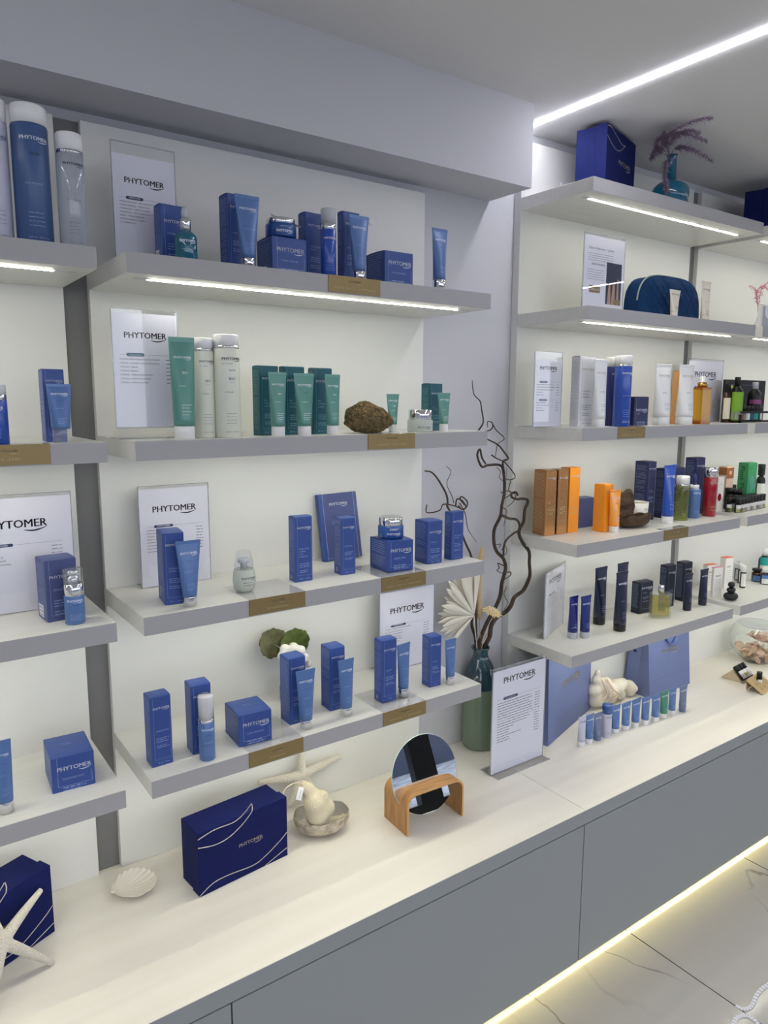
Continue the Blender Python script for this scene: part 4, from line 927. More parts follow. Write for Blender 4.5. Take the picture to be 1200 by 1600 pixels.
bo = thing('twisted_branch', 'dark twisted willow branch rising from the green vase beside grey wall', 'branch', mouth, 0, 'branches in the vase')
b = MB()
br(b, [(752, 1022), (756, 1012), (765, 995), (767.5, 978), (776, 965), (790, 956), (798, 947), (804, 933), (817, 923), (825, 908), (828, 897), (827, 880), (826.7, 862), (818, 850), (811.7, 837), (811.7, 827), (818, 815), (820, 797), (824, 787), (824, 781), (816, 779), (808, 780), (800, 777), (799, 771.7), (806, 769), (809, 774)], .0078, .0034, Ya=Yv, Yb=.17, amp=.006)
br(b, [(748, 1022), (750, 1000), (760, 975), (771, 955), (776, 945), (781.7, 930), (783.7, 913), (788, 897), (790, 885), (786, 872), (776, 861.7), (771.7, 846.7), (772.5, 826.7), (781.7, 806.7), (784, 790), (787.5, 773), (788, 753), (786.7, 738), (784, 729), (776.7, 726), (761.7, 727), (752.5, 729), (745.8, 711.7), (750, 701.7), (753, 715), (759, 725)], .0076, .0026, Ya=Yv, Yb=.20, amp=.005)
st_ = obj('stem', b, bo)
b = MB()
br(b, [(788, 740), (785.8, 721.7), (794, 716.7), (788, 706.7), (778, 695), (762, 686.7), (752, 683)], .0036, .002, Ya=.2, Yb=.22)
br(b, [(746.7, 690), (746.7, 675), (755, 660), (752.5, 640), (750, 626.7), (741, 617), (738.5, 604), (738, 594.5)], .003, .0011, Ya=.2, Yb=.23)
br(b, [(748, 684), (756.7, 675), (766, 672), (770, 666), (768, 660), (761.7, 659), (762, 668)], .0025, .001)
br(b, [(768, 659), (775, 671.7), (788, 685), (778, 693), (775.8, 703), (774, 713)], .0018, .0009)
br(b, [(768, 711), (776.7, 716.7), (788, 722), (798, 733), (805, 745), (797, 750), (790, 748)], .0022, .0014, Ya=.19, Yb=.18)
br(b, [(784, 805), (795, 810), (806.7, 811.7), (811.7, 820), (810, 829), (803, 833), (791.7, 843), (787.5, 853), (786.7, 868)], .0042, .0032, Ya=.19, Yb=.19)
br(b, [(785.8, 895), (797.5, 894), (796.7, 900), (788, 905)], .0022, .0015)
br(b, [(787, 884), (778, 880), (780, 887), (776.7, 892), (785, 896)], .002, .0012)
br(b, [(791.7, 916.7), (787.5, 928), (793, 941.7), (787.5, 952)], .0014, .001)
br(b, [(798, 751.7), (795, 766.7), (806, 773), (801, 785), (792, 792)], .0018, .001, Ya=.18, Yb=.17)
br(b, [(785, 793), (790.8, 797), (790, 808), (787, 822)], .0016, .0008)
br(b, [(783, 770), (792, 767), (799, 770), (790, 778), (784, 775)], .0018, .0012)
br(b, [(784, 860), (789, 852), (792, 862), (788, 868)], .0014, .001); br(b, [(774, 852), (782, 850), (780, 856)], .0012, .001)
br(b, [(776, 730), (782, 737), (780, 746), (787, 752)], .0012, .001)
obj('twig', b, st_)
bo = thing('bare_twig', 'small bare dark twig curling above the right end of the third middle shelf', 'branch', mouth, 0, 'branches in the vase'); b = MB(); Yl = .262
br(b, [(745, 1020), (744, 985), (742, 930), (740, 890), (736, 868), (728, 850), (720, 830), (712, 812), (704, 800), (698, 790)], .0042, .0030, Ya=Yv, Yb=Yl)
br(b, [(699, 792), (698, 774), (685, 750), (674.4, 738), (664, 736)], .0036, .002, Ya=Yl, Yb=Yl)
st_ = obj('stem', b, bo); b = MB()
br(b, [(667, 788.4), (667, 801), (687, 797.5), (692.6, 788), (709, 790), (725, 795.7), (730.6, 785), (722, 776), (719, 780), (726, 789)], .0018, .0022, Ya=Yl, Yb=Yl - .01)
br(b, [(698, 728.6), (704.5, 737.7), (698, 755.8), (706, 775), (709, 786)], .0008, .0014, Ya=Yl, Yb=Yl)
br(b, [(718, 786), (727, 803), (730.6, 824.7), (738, 838), (745, 848)], .0018, .0006, Ya=Yl, Yb=Yl)
br(b, [(712, 790), (714, 780), (722, 782), (728, 792), (722, 796), (716, 790)], .0024, .002, Ya=Yl, Yb=Yl - .01)
obj('twig', b, st_)
# dried fan palm
bo = thing('dried_palm_leaf', 'white dried fan palm leaf spreading left of the vase mouth', 'dried plant', mouth); b = MB(); Yp = Yv - .02; base = on_y(741, 962, Yp)
tips = [(748, 872), (741, 874), (734, 878), (727, 881), (720, 886), (713, 889), (706, 895), (700, 901), (703, 909), (697, 914), (700, 921), (694, 928), (697, 935), (690, 941), (692, 948), (684, 954), (687, 961), (684, 968), (691, 974), (688, 982), (694, 987), (700, 993), (706, 1000)]
for i, (x, y) in enumerate(tips):
    T_ = on_y(x, y, Yp - .012 + .02 * math.sin(i * 1.3)); d_ = (T_ - base); L_ = d_.length; u_ = d_.normalized(); s_ = u_.cross(Vector((0, -1, 0))).normalized(); w_ = L_ * .062 + .0008
    rows = []
    for k in range(9):
        t = k / 8; ww = w_ * (t / .7) ** .8 if t < .7 else w_ * ((1 - t) / .3) ** .7; c_ = base + u_ * L_ * t + Vector((0, 0, -.010 * t * t)) - mouth
        rows.append([c_ - s_ * ww, c_ + Vector((0, .0024 * (1 if t < 1 else 0) * math.sin(math.pi * t), 0)), c_ + s_ * ww])
    b.add([tuple(p_) for rw in rows for p_ in rw], [(3 * k + j, 3 * k + j + 1, 3 * k + j + 4, 3 * k + j + 3) for k in range(8) for j in (0, 1)], 'dry_palm', True)
lf = obj('leaf_blade', b, bo); sm = lf.modifiers.new('thickness', 'SOLIDIFY'); sm.thickness = .0006
b = MB(); br(b, [(746, 1020), (744, 1000), (742, 980), (741, 962)], .0018, .0016, 'dry_palm', Ya=Yv, Yb=Yp); obj('stalk', b, bo)
bo = thing('foxtail_reed', 'upright tan foxtail reed rising from the vase past the shelf end', 'dried plant', mouth); b = MB()
br(b, [(750, 1020), (750, 990), (749, 962)], .0014, .0014, 'dry_grass', Ya=Yv, Yb=Yv); obj('stalk', b, bo); b = MB()
q = [on_y(749, 968, Yv), on_y(749, 958, Yv), on_y(748, 920, Yv), on_y(750, 880, Yv), on_y(752.5, 862, Yv), on_y(753, 853, Yv)]
b.tube([p_ - mouth for p_ in smooth_path(q, 5)], [(.0034 + .0052 * min(1, i / 4)) * (1 if i < 19 else max(.25, (25 - i) / 6)) for i in range(26)], 'dry_grass', 10); obj('seed_head', b, bo)
bo = thing('dried_flower', 'straw-coloured dried daisy head just above the vase mouth', 'dried plant', mouth); b = MB(); Cf = on_y(768.5, 957, Yv - .03); df = 19 * (Cf - CAM).dot(FW) / FP
br(b, [(752, 1020), (754, 1005), (764, 985), (770, 966), (769, 960)], .0016, .0026, 'dry_grass', Ya=Yv, Yb=Yv - .01); obj('stalk', b, bo); b = MB()
Tf = Matrix.Translation(Cf - mouth) @ Matrix.Rotation(R(20), 4, 'X') @ Matrix.Rotation(R(6), 4, 'Y')
for ring, (n, rr2, up_) in enumerate(((30, 1.0, .0), (28, .88, .003), (24, .68, .006), (18, .5, .008))):
    for i in range(n):
        a = 2 * math.pi * (i + ring * .4) / n; c_, s_ = math.cos(a), math.sin(a); r_ = df * rr2 * (.92 + .12 * ((i * 7) % 3 - 1))
        P0 = lambda t, sd, z: (c_ * r_ * t - s_ * sd, s_ * r_ * t + c_ * sd, z)
        b.add([P0(.25, -.001, up_), P0(.25, .001, up_), P0(.7, .0022, up_ + .003), P0(1, 0, up_ + .0015), P0(.7, -.0022, up_ + .003)], [(0, 1, 2, 3, 4)], 'dry_flower', False, Tf)
ob = obj('petals', b, bo); sm = ob.modifiers.new('thickness', 'SOLIDIFY'); sm.thickness = .0005
obj('flower_centre', MB().lathe([(df * .50, .0), (df * .46, .005), (df * .3, .007), (df * .1, .008)], 'dry_grass', 18, T=Tf), ob)
for i, pl in enumerate(([(743, 1018), (742, 995), (737, 975), (741, 955)], [(756, 1018), (763, 1000), (766, 985), (768, 972)])):
    lo_ = thing('dark_dried_leaf', ['narrow dark dried leaf at the left of the vase mouth', 'narrow dark dried leaf below the straw-coloured daisy'][i], 'dried leaf', mouth, 0, 'dark dried leaves'); b = MB()
    q = smooth_path([on_y(x, y, Yv - .008) for x, y in pl], 4); n = len(q); rows = []
    for k, p_ in enumerate(q):
        ww = .0012 + .0045 * math.sin(math.pi * k / (n - 1)); rows.append([p_ - mouth + Vector((-ww, 0, 0)), p_ - mouth + Vector((0, .002, 0)), p_ - mouth + Vector((ww, 0, 0))])
    b.add([tuple(p_) for rw in rows for p_ in rw], [(3 * k + j, 3 * k + j + 1, 3 * k + j + 4, 3 * k + j + 3) for k in range(n - 1) for j in (0, 1)], 'dark_leaf', True); ob = obj('blade', b, lo_); sm = ob.modifiers.new('thickness', 'SOLIDIFY'); sm.thickness = .0005

# ---- blue vase of cotton and round leaves on the lowest middle shelf
Pq = Vector((on_y(457, 1080, .205).x, .205, S4)); rv = 20 * (Pq - CAM).dot(FW) / FP
o = thing('small_vase', 'small blue glass vase mostly hidden behind a blue carton', 'vase', Pq)
obj('body', MB().lathe([(rv * .8, 0), (rv, .004), (rv, .035), (rv * .86, .048), (rv * .8, .055), (rv * .74, .055), (rv * .8, .046), (rv * .9, .006)], 'glass_vase_teal', 28, cap1=False), o)
obj('label', MB().box(-.010, .010, -rv * 1.01 - .0006, -rv * .9, .010, .040, 'blue_tube'), o)
def round_leaf(px, py, rpx, m, Y, label, rot, cut):
    c0 = on_y(px, py, Y); rr3 = rpx * (c0 - CAM).dot(FW) / FP; o = thing('round_leaf', label, 'leaf', c0, 0, 'round leaves with the cotton'); b = MB()
    def f(u, v):
        a = rot + (u - .5) * (2 * math.pi - cut); r_ = rr3 * v * (1 + .03 * math.sin(a * 9) + .02 * math.sin(a * 17)); vein_ = .0016 * abs(math.sin((u) * math.pi * 9)) * v
        return (r_ * math.cos(a), -vein_ - .006 * v * v * math.sin(a * 2), r_ * math.sin(a))
    b.grid(f, 90, 10, m); ob = obj('blade', b, o); sm = ob.modifiers.new('thickness', 'SOLIDIFY'); sm.thickness = .0007
    b = MB(); tgt = Pq + ZH * .05 - c0; b.tube(smooth_path([(0, .002, 0), (tgt * .5) + Vector((0, .01, .0)), tgt], 4), .0012, 'branch', 6); obj('stalk', b, o)
round_leaf(427, 1005, 24, 'leaf_olive', .215, 'faded olive round leaf at the left behind the cotton', R(140), .12)
round_leaf(461, 1006, 25, 'leaf_green', .205, 'darker green round leaf behind the white cotton', R(100), .12)
cp_ = [(445, 1014), (458, 1011), (470, 1016), (441, 1026), (452, 1023), (464, 1026), (476, 1028), (480, 1036), (460, 1034), (447, 1034)]
cpt = [on_y(x, y, .178 + .008 * math.sin(i * 2)) for i, (x, y) in enumerate(cp_)]
co = hull(cpt, [.0135] * len(cpt), 'cotton', 'cotton_bolls', 'cluster of white cotton bolls in front of the two round leaves', 'dried cotton', .0035)
b = MB(); b.tube([Vector((0, 0, 0)), (Pq + ZH * .045 - cpt[0]) * .5 + Vector((.01, 0, -.008)), Pq + ZH * .045 - cpt[0]], .0012, 'branch', 6); obj('stalk', b, co)

# ---- big price list at the worktop seam
P = on_z(766.7, 1213, ZC); wd = on_y(848, 1179, P.y).x - P.x; ht = (solve_y(1047.5, P, ZH) + solve_y(1023.5, P + Vector((wd, 0, 0)), ZH)) / 2
sign(P, wd, ht, 0, 'tall price list standing on the worktop at the seam, with many printed rows', [.62, .66, .60, .66, .64, .66, .68, .72, .62, .56, .30, .24, .22, .46, .22, .24], foot='T', pills=((.70, 'pill_navy', 'TRATAMENTE FACIALE'),), lz=.845, lw=.60, gap=.0245, footd=.045)

# ================================================================ RIGHT UNITS, TOP SHELF
GR = [[(0, .96), (.12, .97), (.32, .90), (.5, .84), (.62, .86)], [(0, .82), (.22, .72), (.42, .72), (.62, .86)], [(0, .02), (.18, .13), (.36, .12), (.6, .0)], [(.55, .0), (.72, .02), (.9, .08), (1, .16)]]
def gift_up(xl, Y, yt, xr, xs, label, yaw=17):
    e = Vector((0, Y, S0)); P = e + Vector((solve_x(xl, e, Vector((1, 0, 0))), 0, 0)); u = Vector((math.cos(R(yaw)), math.sin(R(yaw)), 0)); v = Vector((-u.y, u.x, 0))
    wd = solve_x(xr, P, u); dp = min(solve_x(xs, P, v), .11); ht = solve_y(yt, P, ZH)
    return gift_box(P, wd, dp * .36, dp, ht, R(yaw), label, GR, top=(), lx=.62, lz=.52, lwd=.42, lw=.0026)
gift_up(945, .075, 191, 988.5, 896.5, 'dark blue gift box on the top shelf beside the bulkhead corner')
gift_up(1206, .055, 291, 1228, 1159, 'dark blue gift box on the top shelf at the right edge', 17)
def plume(name, label, root, strands, m, group=None, seed=4, bushy=260, ln=.03, th=.00045, cat='dried plant'):
    o = thing(name, label, cat, root, 0, group); b = MB(); rr = random.Random(seed)
    for pts in strands:
        q = smooth_path([p_ - root for p_ in pts], 6); b.tube(q, [.0011 * (1 - .7 * i / len(q)) for i in range(len(q))], m, 5)
        n = len(q)
        for k in range(bushy):
            i = rr.randrange(int(n * .25), n - 1); p_ = q[i]; t = (q[min(i + 1, n - 1)] - q[i - 1]).normalized()
            d_ = (t * rr.uniform(.6, 1.2) + Vector((rr.gauss(0, .5), rr.gauss(0, .5), rr.gauss(0, .45)))).normalized(); L_ = ln * rr.uniform(.5, 1.2) * (1.1 - .5 * i / n)
            s_ = d_.cross(Vector((0, 1, .2))).normalized() * th; e_ = p_ + d_ * L_ + Vector((0, 0, -L_ * .2))
            b.add([p_ - s_, p_ + s_, (p_ + e_) * .5 + s_ + Vector((0, 0, L_ * .06)), e_, (p_ + e_) * .5 - s_ + Vector((0, 0, L_ * .06))], [(0, 1, 2, 3, 4)], m)
    obj('plume', b, o); return o
Yt = .10; Pt = Vector((on_y(1047, 300, Yt).x, Yt, S0)); zb = on_y(1047, 241.7, Yt).z - S0; rt = 28.5 * (Pt + ZH * .03 - CAM).dot(FW) / FP
o = thing('bulb_vase', 'teal glass vase with a round bulb and long neck on the top shelf', 'vase', Pt)
zc_ = on_y(1047, 292, Yt).z - S0
b = MB(); z1 = on_y(1047, 303, Yt).z - S0; z2 = on_y(1047, 283, Yt).z - S0; dz = z2 - z1
b.lathe([(rt * .55, 0), (rt * .9, max(.002, z1 - dz * .8)), (rt, z1), (rt * .93, z1 + dz * .45), (rt * .68, z1 + dz * .8), (rt * .36, z2), (rt * .27, z2 + dz * .3), (rt * .25, zb * .97), (rt * .30, zb), (rt * .22, zb), (rt * .2, zb * .8)], 'glass_vase_teal', 40, cap1=False); obj('body', b, o)
rootp = Pt + ZH * zb * .9
def f(pts, Y=Yt):
    out = []
    for x, y in pts:
        p_ = on_y(x, y, Y)
        if p_.z > ZCE - .03: p_ = on_z(x, y, ZCE - .03)
        out.append(p_)
    return out
plume('feather_grass', 'lilac dried feather grass bending right out of the teal vase', rootp, [f([(1047, 245), (1040, 228), (1036, 214), (1048, 208), (1060, 214)]), f([(1046, 245), (1046, 226), (1058, 210), (1076, 204), (1092, 208)]), f([(1046, 245), (1034, 238), (1026, 228), (1030, 216), (1040, 206)]), f([(1047, 245), (1044, 232), (1042, 218), (1052, 204), (1072, 193), (1095, 186), (1110, 184)]), f([(1046, 245), (1036, 234), (1028, 232), (1022, 240), (1018, 247)]), f([(1047, 245), (1055, 232), (1072, 230), (1090, 238), (1112, 252)]), f([(1046, 244), (1040, 222), (1046, 212), (1062, 208), (1088, 214), (1103, 221)]), f([(1046, 245), (1042, 250), (1039, 265), (1040, 285), (1042, 296)], Yt - .035)], 'feather_lilac', bushy=420, ln=.024, th=.0008)

# ---------------------------------------------------------------- second shelf of the right units
def offer_sheet(p, mp, wd, ht):
    p.text('Doar in Februarie - 1 gratuit', 'ink', mp, wd * .12, ht * .80, width=wd * .6)
    for k in range(4): p.words('ink_grey', mp, wd * .1, ht * (.745 - .028 * k), wd * .62, ht * .009)
    p.text('REINA MARINA', 'ink', mp, wd * .2, ht * .60, width=wd * .32)
    for k in range(5): p.words('ink_grey', mp, wd * .1, ht * (.54 - .03 * k), wd * .4, ht * .009)
    p.rect('gold_plaque', mp, wd * .16, wd * .42, ht * .25, ht * .34); p.text('CADOU 30', 'paper', lambda a, b: (a, .0014, b), wd * .29, ht * .28, width=wd * .2, align='c')
    p.rect('photo_navy', mp, wd * .56, wd * .94, ht * .12, ht * .66); m2 = lambda a, b: (a, .0013, b)
    for x, w_, z1 in ((.60, .09, .38), (.70, .10, .42), (.82, .07, .46)): p.poly([(wd * x, ht * .12), (wd * (x + w_), ht * .12), (wd * (x + w_ * .75), ht * z1), (wd * (x + w_ * .3), ht * z1)], 'photo_skin', m2)
    p.rect('gold_plaque', lambda a, b: (a, .0011, b), wd * .76, wd * .93, ht * .13, ht * .19)
Yc = .09; P = Vector((on_y(909.5, 477, Yc).x, Yc, S1)); wd = on_y(975, 389, Yc).x - on_y(911.7, 360, Yc).x; ht = on_y(911.7, 360, Yc).z - S1
sign(P, wd, ht, 0, 'glossy offer sheet with a photo strip, left of the quilted blue pouch', [], content=offer_sheet)
# quilted pouch
Yp = .075; xa, xb_ = on_y(997, 480, Yp).x, on_y(1092, 490, Yp).x; wp = xb_ - xa; hp = on_y(1045, 432, Yp).z - S1
o = thing('quilted_pouch', 'dark blue quilted cosmetic pouch with a rounded top', 'pouch', (xa + wp / 2, Yp, S1)); b = MB(); dpp = .055
def pouch_out(t):
    a = math.pi * (1 - t); c_, s_ = math.cos(a), math.sin(a); x = wp / 2 * math.copysign(abs(c_) ** .55, c_); return x, hp * (.0 + 1.0 * max(0, s_) ** .62)
def pface(u, v, sgn):
    x, z = pouch_out(u); k = v; X = x * k; Z = z * k + (1 - k) * .002; q = abs(math.sin((X + Z) * 95)) ** .5 * abs(math.sin((X - Z) * 95)) ** .5
    y = -(1 - k ** 3) * .010 - .0045 * q * (1 - k ** 4) - .003 * mn.noise(Vector((X * 30, Z * 30, 2)))
    return (X, (y if sgn < 0 else dpp - y), Z)
b.grid(lambda u, v: pface(u, v, -1), 100, 40, 'pouch_blue'); b.grid(lambda u, v: pface(1 - u, v, 1), 60, 20, 'pouch_blue')
b.grid(lambda u, v: (pouch_out(u)[0], dpp * v, pouch_out(u)[1]), 60, 4, 'pouch_blue'); b.box(-wp / 2, wp / 2, 0, dpp, 0, .002, 'pouch_blue'); obj('quilted_body', b, o)
b = MB(); b.tube([(pouch_out(.06 + .88 * i / 40)[0], dpp * .12, pouch_out(.06 + .88 * i / 40)[1] + .0015) for i in range(41)], .0028, 'zip_grey', 6); obj('zip', b, o)
ctube(S1, 1052.5, 0, 1045, 1061.7, 453, 11, 'small cream tube standing in front of the quilted pouch', Y=.03, caph=.18, col='cream_tube', cap='cream_tube', ink='ink_grey', ink2='ink_grey', tester=False, group=GT)
ctube(S1, 1100, 0, 1094.5, 1109, 439.5, 12, 'tall cream tube with fine drawn lines right of the quilted pouch', Y=.06, caph=.05, col='cream_tube', cap='cream_tube', ink='ink_grey', ink2='ink_grey', tester=False, wave=True, name='PARFUM', group=GT)
tg = bpy.data.objects['quilted_pouch']; obj('paper_tag', MB().box(-.014, .014, -.0150, -.0145, .006, .026, 'cream_tube', T=Matrix.Translation((.0, -.004, 0)) @ Matrix.Rotation(R(-6), 4, 'Y')), tg)
# far right: pink grass and a printed box
Pd = Vector((on_y(1185, 500, .13).x, .13, S1)); o = thing('bud_vase', 'slim bud vase with pink grass, mostly hidden behind a pale printed box', 'vase', Pd)
obj('body', MB().lathe([(.012, 0), (.016, .01), (.014, .03), (.007, .05), (.008, .055), (.006, .055)], 'white_plastic', 24), o)
plume('feather_grass', 'pink dried feather grass at the right edge above a printed box', Pd + ZH * .05, [f([(1184, 488), (1184, 475), (1183, 462), (1180, 452), (1172, 447)], .12), f([(1185, 488), (1187, 465), (1192, 448), (1203, 440), (1220, 436)], .12), f([(1184, 480), (1182, 460), (1190, 447), (1200, 452)], .12)], 'feather_pink', bushy=170, ln=.02)
P, wd, dp, ht, yw = corner_box(S1, (1187, 0), 1232, 476, xs=1182, Y=.03, yaw=0)
o = carton(P, wd, dp, ht, yw, 'pale blue printed box with a leaf and drop at the right edge', col='pale_carton', blank=True, side='none', kind='printed_box'); b = MB(); mp = flatmap(0, .0006)
b.rect('clear_cap_grey', mp, wd * .06, wd * .94, ht * .06, ht * .94); b.disc('paper', lambda a, c: (a, -.0009, c), wd * .26, ht * .76, wd * .13); b.disc('label_blue', lambda a, c: (a, -.0012, c), wd * .26, ht * .75, wd * .035, ry=wd * .06)
b.disc('orange_carton', lambda a, c: (a, -.0009, c), wd * .62, ht * .50, wd * .14, ry=wd * .2); b.disc('green_carton', lambda a, c: (a, -.0011, c), wd * .45, ht * .28, wd * .09, ry=wd * .2); obj('printed_panel', b, o)

# ---------------------------------------------------------------- third shelf of the right units
Yc = .13; P = Vector((on_y(833, 664, Yc).x, Yc, S2)); wd = on_y(879, 550, Yc).x - on_y(835.5, 548, Yc).x; ht = on_y(836, 548, Yc).z - S2
sign(P, wd, ht, 0, 'narrow two-part price sheet at the left end beside a white carton', [[.6, .66, .58, .24, .28], [.34, .46, .22, .28]], pills=((.60, 'pill_navy', 'EXFOLIANTE'), (.36, 'pill_navy', 'HIDRATANTE')), lz=.76, gap=.034, top=.3)
cbox(S2, (902.5, 0), 926, 557, 'tall white carton between the narrow price sheet and a white tube', Y=.085, yaw=-3, xs=889, col='white_carton', ink='print_silver', ink2='ink_grey', name='GOMMAGE|SENTEUR|MINERALE', foot='150 ml - 5 fl.oz', group='tall products on the third right shelf')
G3 = 'tall products on the third right shelf'
ctube(S2, 934.5, 0, 930, 950.5, 561.7, 20, 'white tube with white cap between white carton and blue bottle', Y=.045, caph=.125, col='white_plastic', cap='white_plastic', ink='print_silver', ink2='ink_grey', tester=False, name='GOMMAGE', group=G3)
rbottle(S2, 954, 0, 22, 558, 'blue bottle with white cap half hidden behind the front blue bottle', Y=.10, body='deep_blue', cap='white_plastic', zc=.86, ink='print_white', ink2='print_blue', group=G3)
rbottle(S2, 969.5, 0, 26.5, 555.5, 'bright blue bottle with white cap on the third right shelf', Y=.05, body='royal_blue', cap='white_plastic', zc=.855, neck='chrome', ink='print_white', ink2='print_blue', name='OLIGOMER', footer='200 ml', group=G3)
cbox(S2, (989.5, 0), 1011.7, 620.7, 'small navy carton beside the bright blue bottle', Y=.06, yaw=-2, xs=980, col='navy_carton', name='OLIGOMER|SPA', foot='', side='none', group=G3)
ctube(S2, 1032, 0, 1024.5, 1049, 569, 25, 'white tube left of the tan carton, third right shelf', Y=.06, caph=.14, col='white_plastic', cap='white_plastic', ink='print_silver', ink2='ink_grey', tester=False, yaw=-3, name='ROSEE', group=G3)
cbox(S2, (1056, 0), 1070, 580, 'tan carton squeezed between two white tubes', Y=.085, yaw=-6, xs=1046, col='tan_carton', blank=True, side='print', ink2='print_pale', group=G3)
ctube(S2, 1068, 0, 1061, 1084, 570, 25, 'white tube right of the tan carton, beside the golden oil', Y=.045, caph=.14, col='white_plastic', cap='white_plastic', ink='print_silver', ink2='ink_grey', tester=False, yaw=-3, name='CREME', group=G3)
P, d, ht = round_dims(S2, 1093.5, 0, 20.5, 588, .05); r = d / 2
o = thing('oil_spray_bottle', 'golden oil bottle with gold collar and white spray head', 'bottle', P, -.2, G3)
b = MB(); b.box(-r, r, -r, r, .004, ht * .74, 'oil_gold', .002); b.box(-r * .98, r * .98, -r * .98, r * .98, 0, .012, 'oil_dark', .001); b.box(-r * .97, r * .97, -r * .97, r * .97, ht * .72, ht * .765, 'oil_dark', .001); obj('body', b, o)
obj('collar', MB().lathe([(r * .72, ht * .765), (r * .72, ht * .87)], 'gold_metal', 24), o)
obj('spray_head', MB().lathe([(r * .6, ht * .87), (r * .6, ht * .90), (r * .34, ht * .91), (r * .38, ht * .99), (r * .3, ht)], 'white_plastic', 20), o)
Yc = .16; P = Vector((on_y(1071, 657, Yc).x, Yc, S2)); wd = on_y(1131.7, 562, Yc).x - P.x; ht = on_y(1100, 561, Yc).z - S2
P.x = max(P.x, 0); sign(P, wd, ht, 0, 'price sheet behind the golden oil bottle', [.4, .5, .46, .5, .42], pills=((.56, 'pill_navy', 'CORP'),), lz=.72, gap=.036)
def dbottle(z, xc, wpx, yt, Y, label, body, cap, zc, band=None, group=None, spray=False, capd=.9, yb=0, **k):
    P, d, ht = round_dims(z, xc, yb, wpx, yt, Y if not yb else None); r = d / 2
    sh = [(r * .94, 0), (r, .001), (r, ht * zc * .80), (r * .9, ht * zc * .88), (r * .5, ht * zc * .97), (r * .45, ht * zc)]
    return bottle(P, d, ht, face_cam(P) * .5, label, body, cap, zc, logo=False, shape=sh, band=band, group=group, capd=d * capd)
dbottle(S2, 1132.7, 12, 595, .10, 'black capped bottle with cream label left of the green-labelled spray', 'amber', 'black_plastic', .74, [('label_cream', .12, .80)], capd=.8)
dbottle(S2, 1148, 19, 589, .08, 'black spray bottle with bright green and white label', 'black_plastic', 'black_plastic', .80, [('label_green', .07, .84), ('label_white', .10, .30)], capd=.45)
# black tray of bottles at the right edge
P = Vector((on_y(1158, 655, .05).x, .05, S2)); Z = on_y(1158, 593, .10).z - S2; o = thing('display_stand', 'black retail display stand with a leaf emblem at the right edge', 'display stand', P); b = MB(); wt = .30
b.box(0, wt, .075, .08, 0, Z, 'black_plastic', .001); b.box(0, wt, 0, .08, 0, .006, 'black_plastic'); b.box(0, .004, 0, .08, 0, .03, 'black_plastic'); mp = flatmap(.075)
b.disc('label_lime', mp, .052, Z * .83, .010, ry=.006); b.text('Plant Therapy', 'print_white', mp, .014, Z * .80, width=.028); b.words('print_white', mp, .05, Z * .62, .08, .003); b.bar('print_blue', mp, .012, .2, Z * .88, .0008)
obj('back_board', b, o); obj('front_bar', MB().box(0, wt, 0, .004, .034, .042, 'black_plastic'), o)
dbottle(S2 + .0065, 1176, 20, 597, .085, 'black spray bottle with a purple label in the black display stand', 'black_plastic', 'clear_cap_grey', .82, [('label_purple', .52, .66)], capd=.45)
LB = ['label_white', 'label_brown', 'label_white', 'label_dteal', 'label_teal', 'label_white']
for i in range(6):
    Pb = P + Vector((.018 + .029 * i, .024, .0065)); bt = bottle(Pb, .027, .056, -.3, 'tiny bottle number in display stand', 'black_plastic', 'black_plastic', .62, logo=False, band=[(LB[i], .1, .95)], group='tiny bottles in the black display stand', kind='tiny_bottle', capd=.025)
    bt['label'] = ['white-labelled tiny bottle at the left end of the black display stand', 'brown-labelled tiny bottle second in the black display stand', 'white-labelled tiny bottle right of the brown one in the display stand', 'dark teal-labelled tiny bottle in the black display stand', 'light teal-labelled tiny bottle in the black display stand', 'white-labelled tiny bottle furthest right in the display stand'][i]
plaque(999.5, S2, 'gold plaque below the two white tubes, third right shelf', title='GOMMAGE & BODY CARE', wd=on_y(1040, 670, 0).x - on_y(999.5, 670, 0).x)

# ---------------------------------------------------------------- fourth shelf of the right units
G4 = 'products on the fourth right shelf'
cbox(S3, (850, 838), (866.7, 836.3), 735.8, 'shiny copper carton nearest the branches', xs=831.7, col='copper_carton', ink2='print_pale', name='HUILE', group=G4)
cbox(S3, (869.5, 835.8), (885, 833.7), 734.5, 'second copper carton, between the first copper and the orange one', dp=.042, col='copper_carton', ink2='print_pale', name='BRUME', group=G4)
cbox(S3, (887, 833), (903, 831), 731.5, 'tall orange carton touching the copper cartons', dp=.042, col='orange_carton', ink2='print_pale', name='SUN ACTIVE|50', group=G4)
cbox(S3, (901, 815), (927, 821.5), 780, 'low dull navy carton between the two orange cartons', Y=.19, yaw=-4, dp=.05, col='blue_carton_dim', blank=True, side='none', group=G4)
cbox(S3, (942.5, 832), (955, 830), 758, 'orange carton with a matching tube in front of it', xs=925.3, col='orange_carton', ink2='print_pale', name='SUN|30', group=G4)
ctube(S3, 958.5, 832.5, 952.5, 970.5, 765.5, 15.5, 'orange tube with white cap standing before an orange carton', caph=.15, col='orange_tube', cap='white_plastic', ink2='print_white', name='SUN', group=G4)
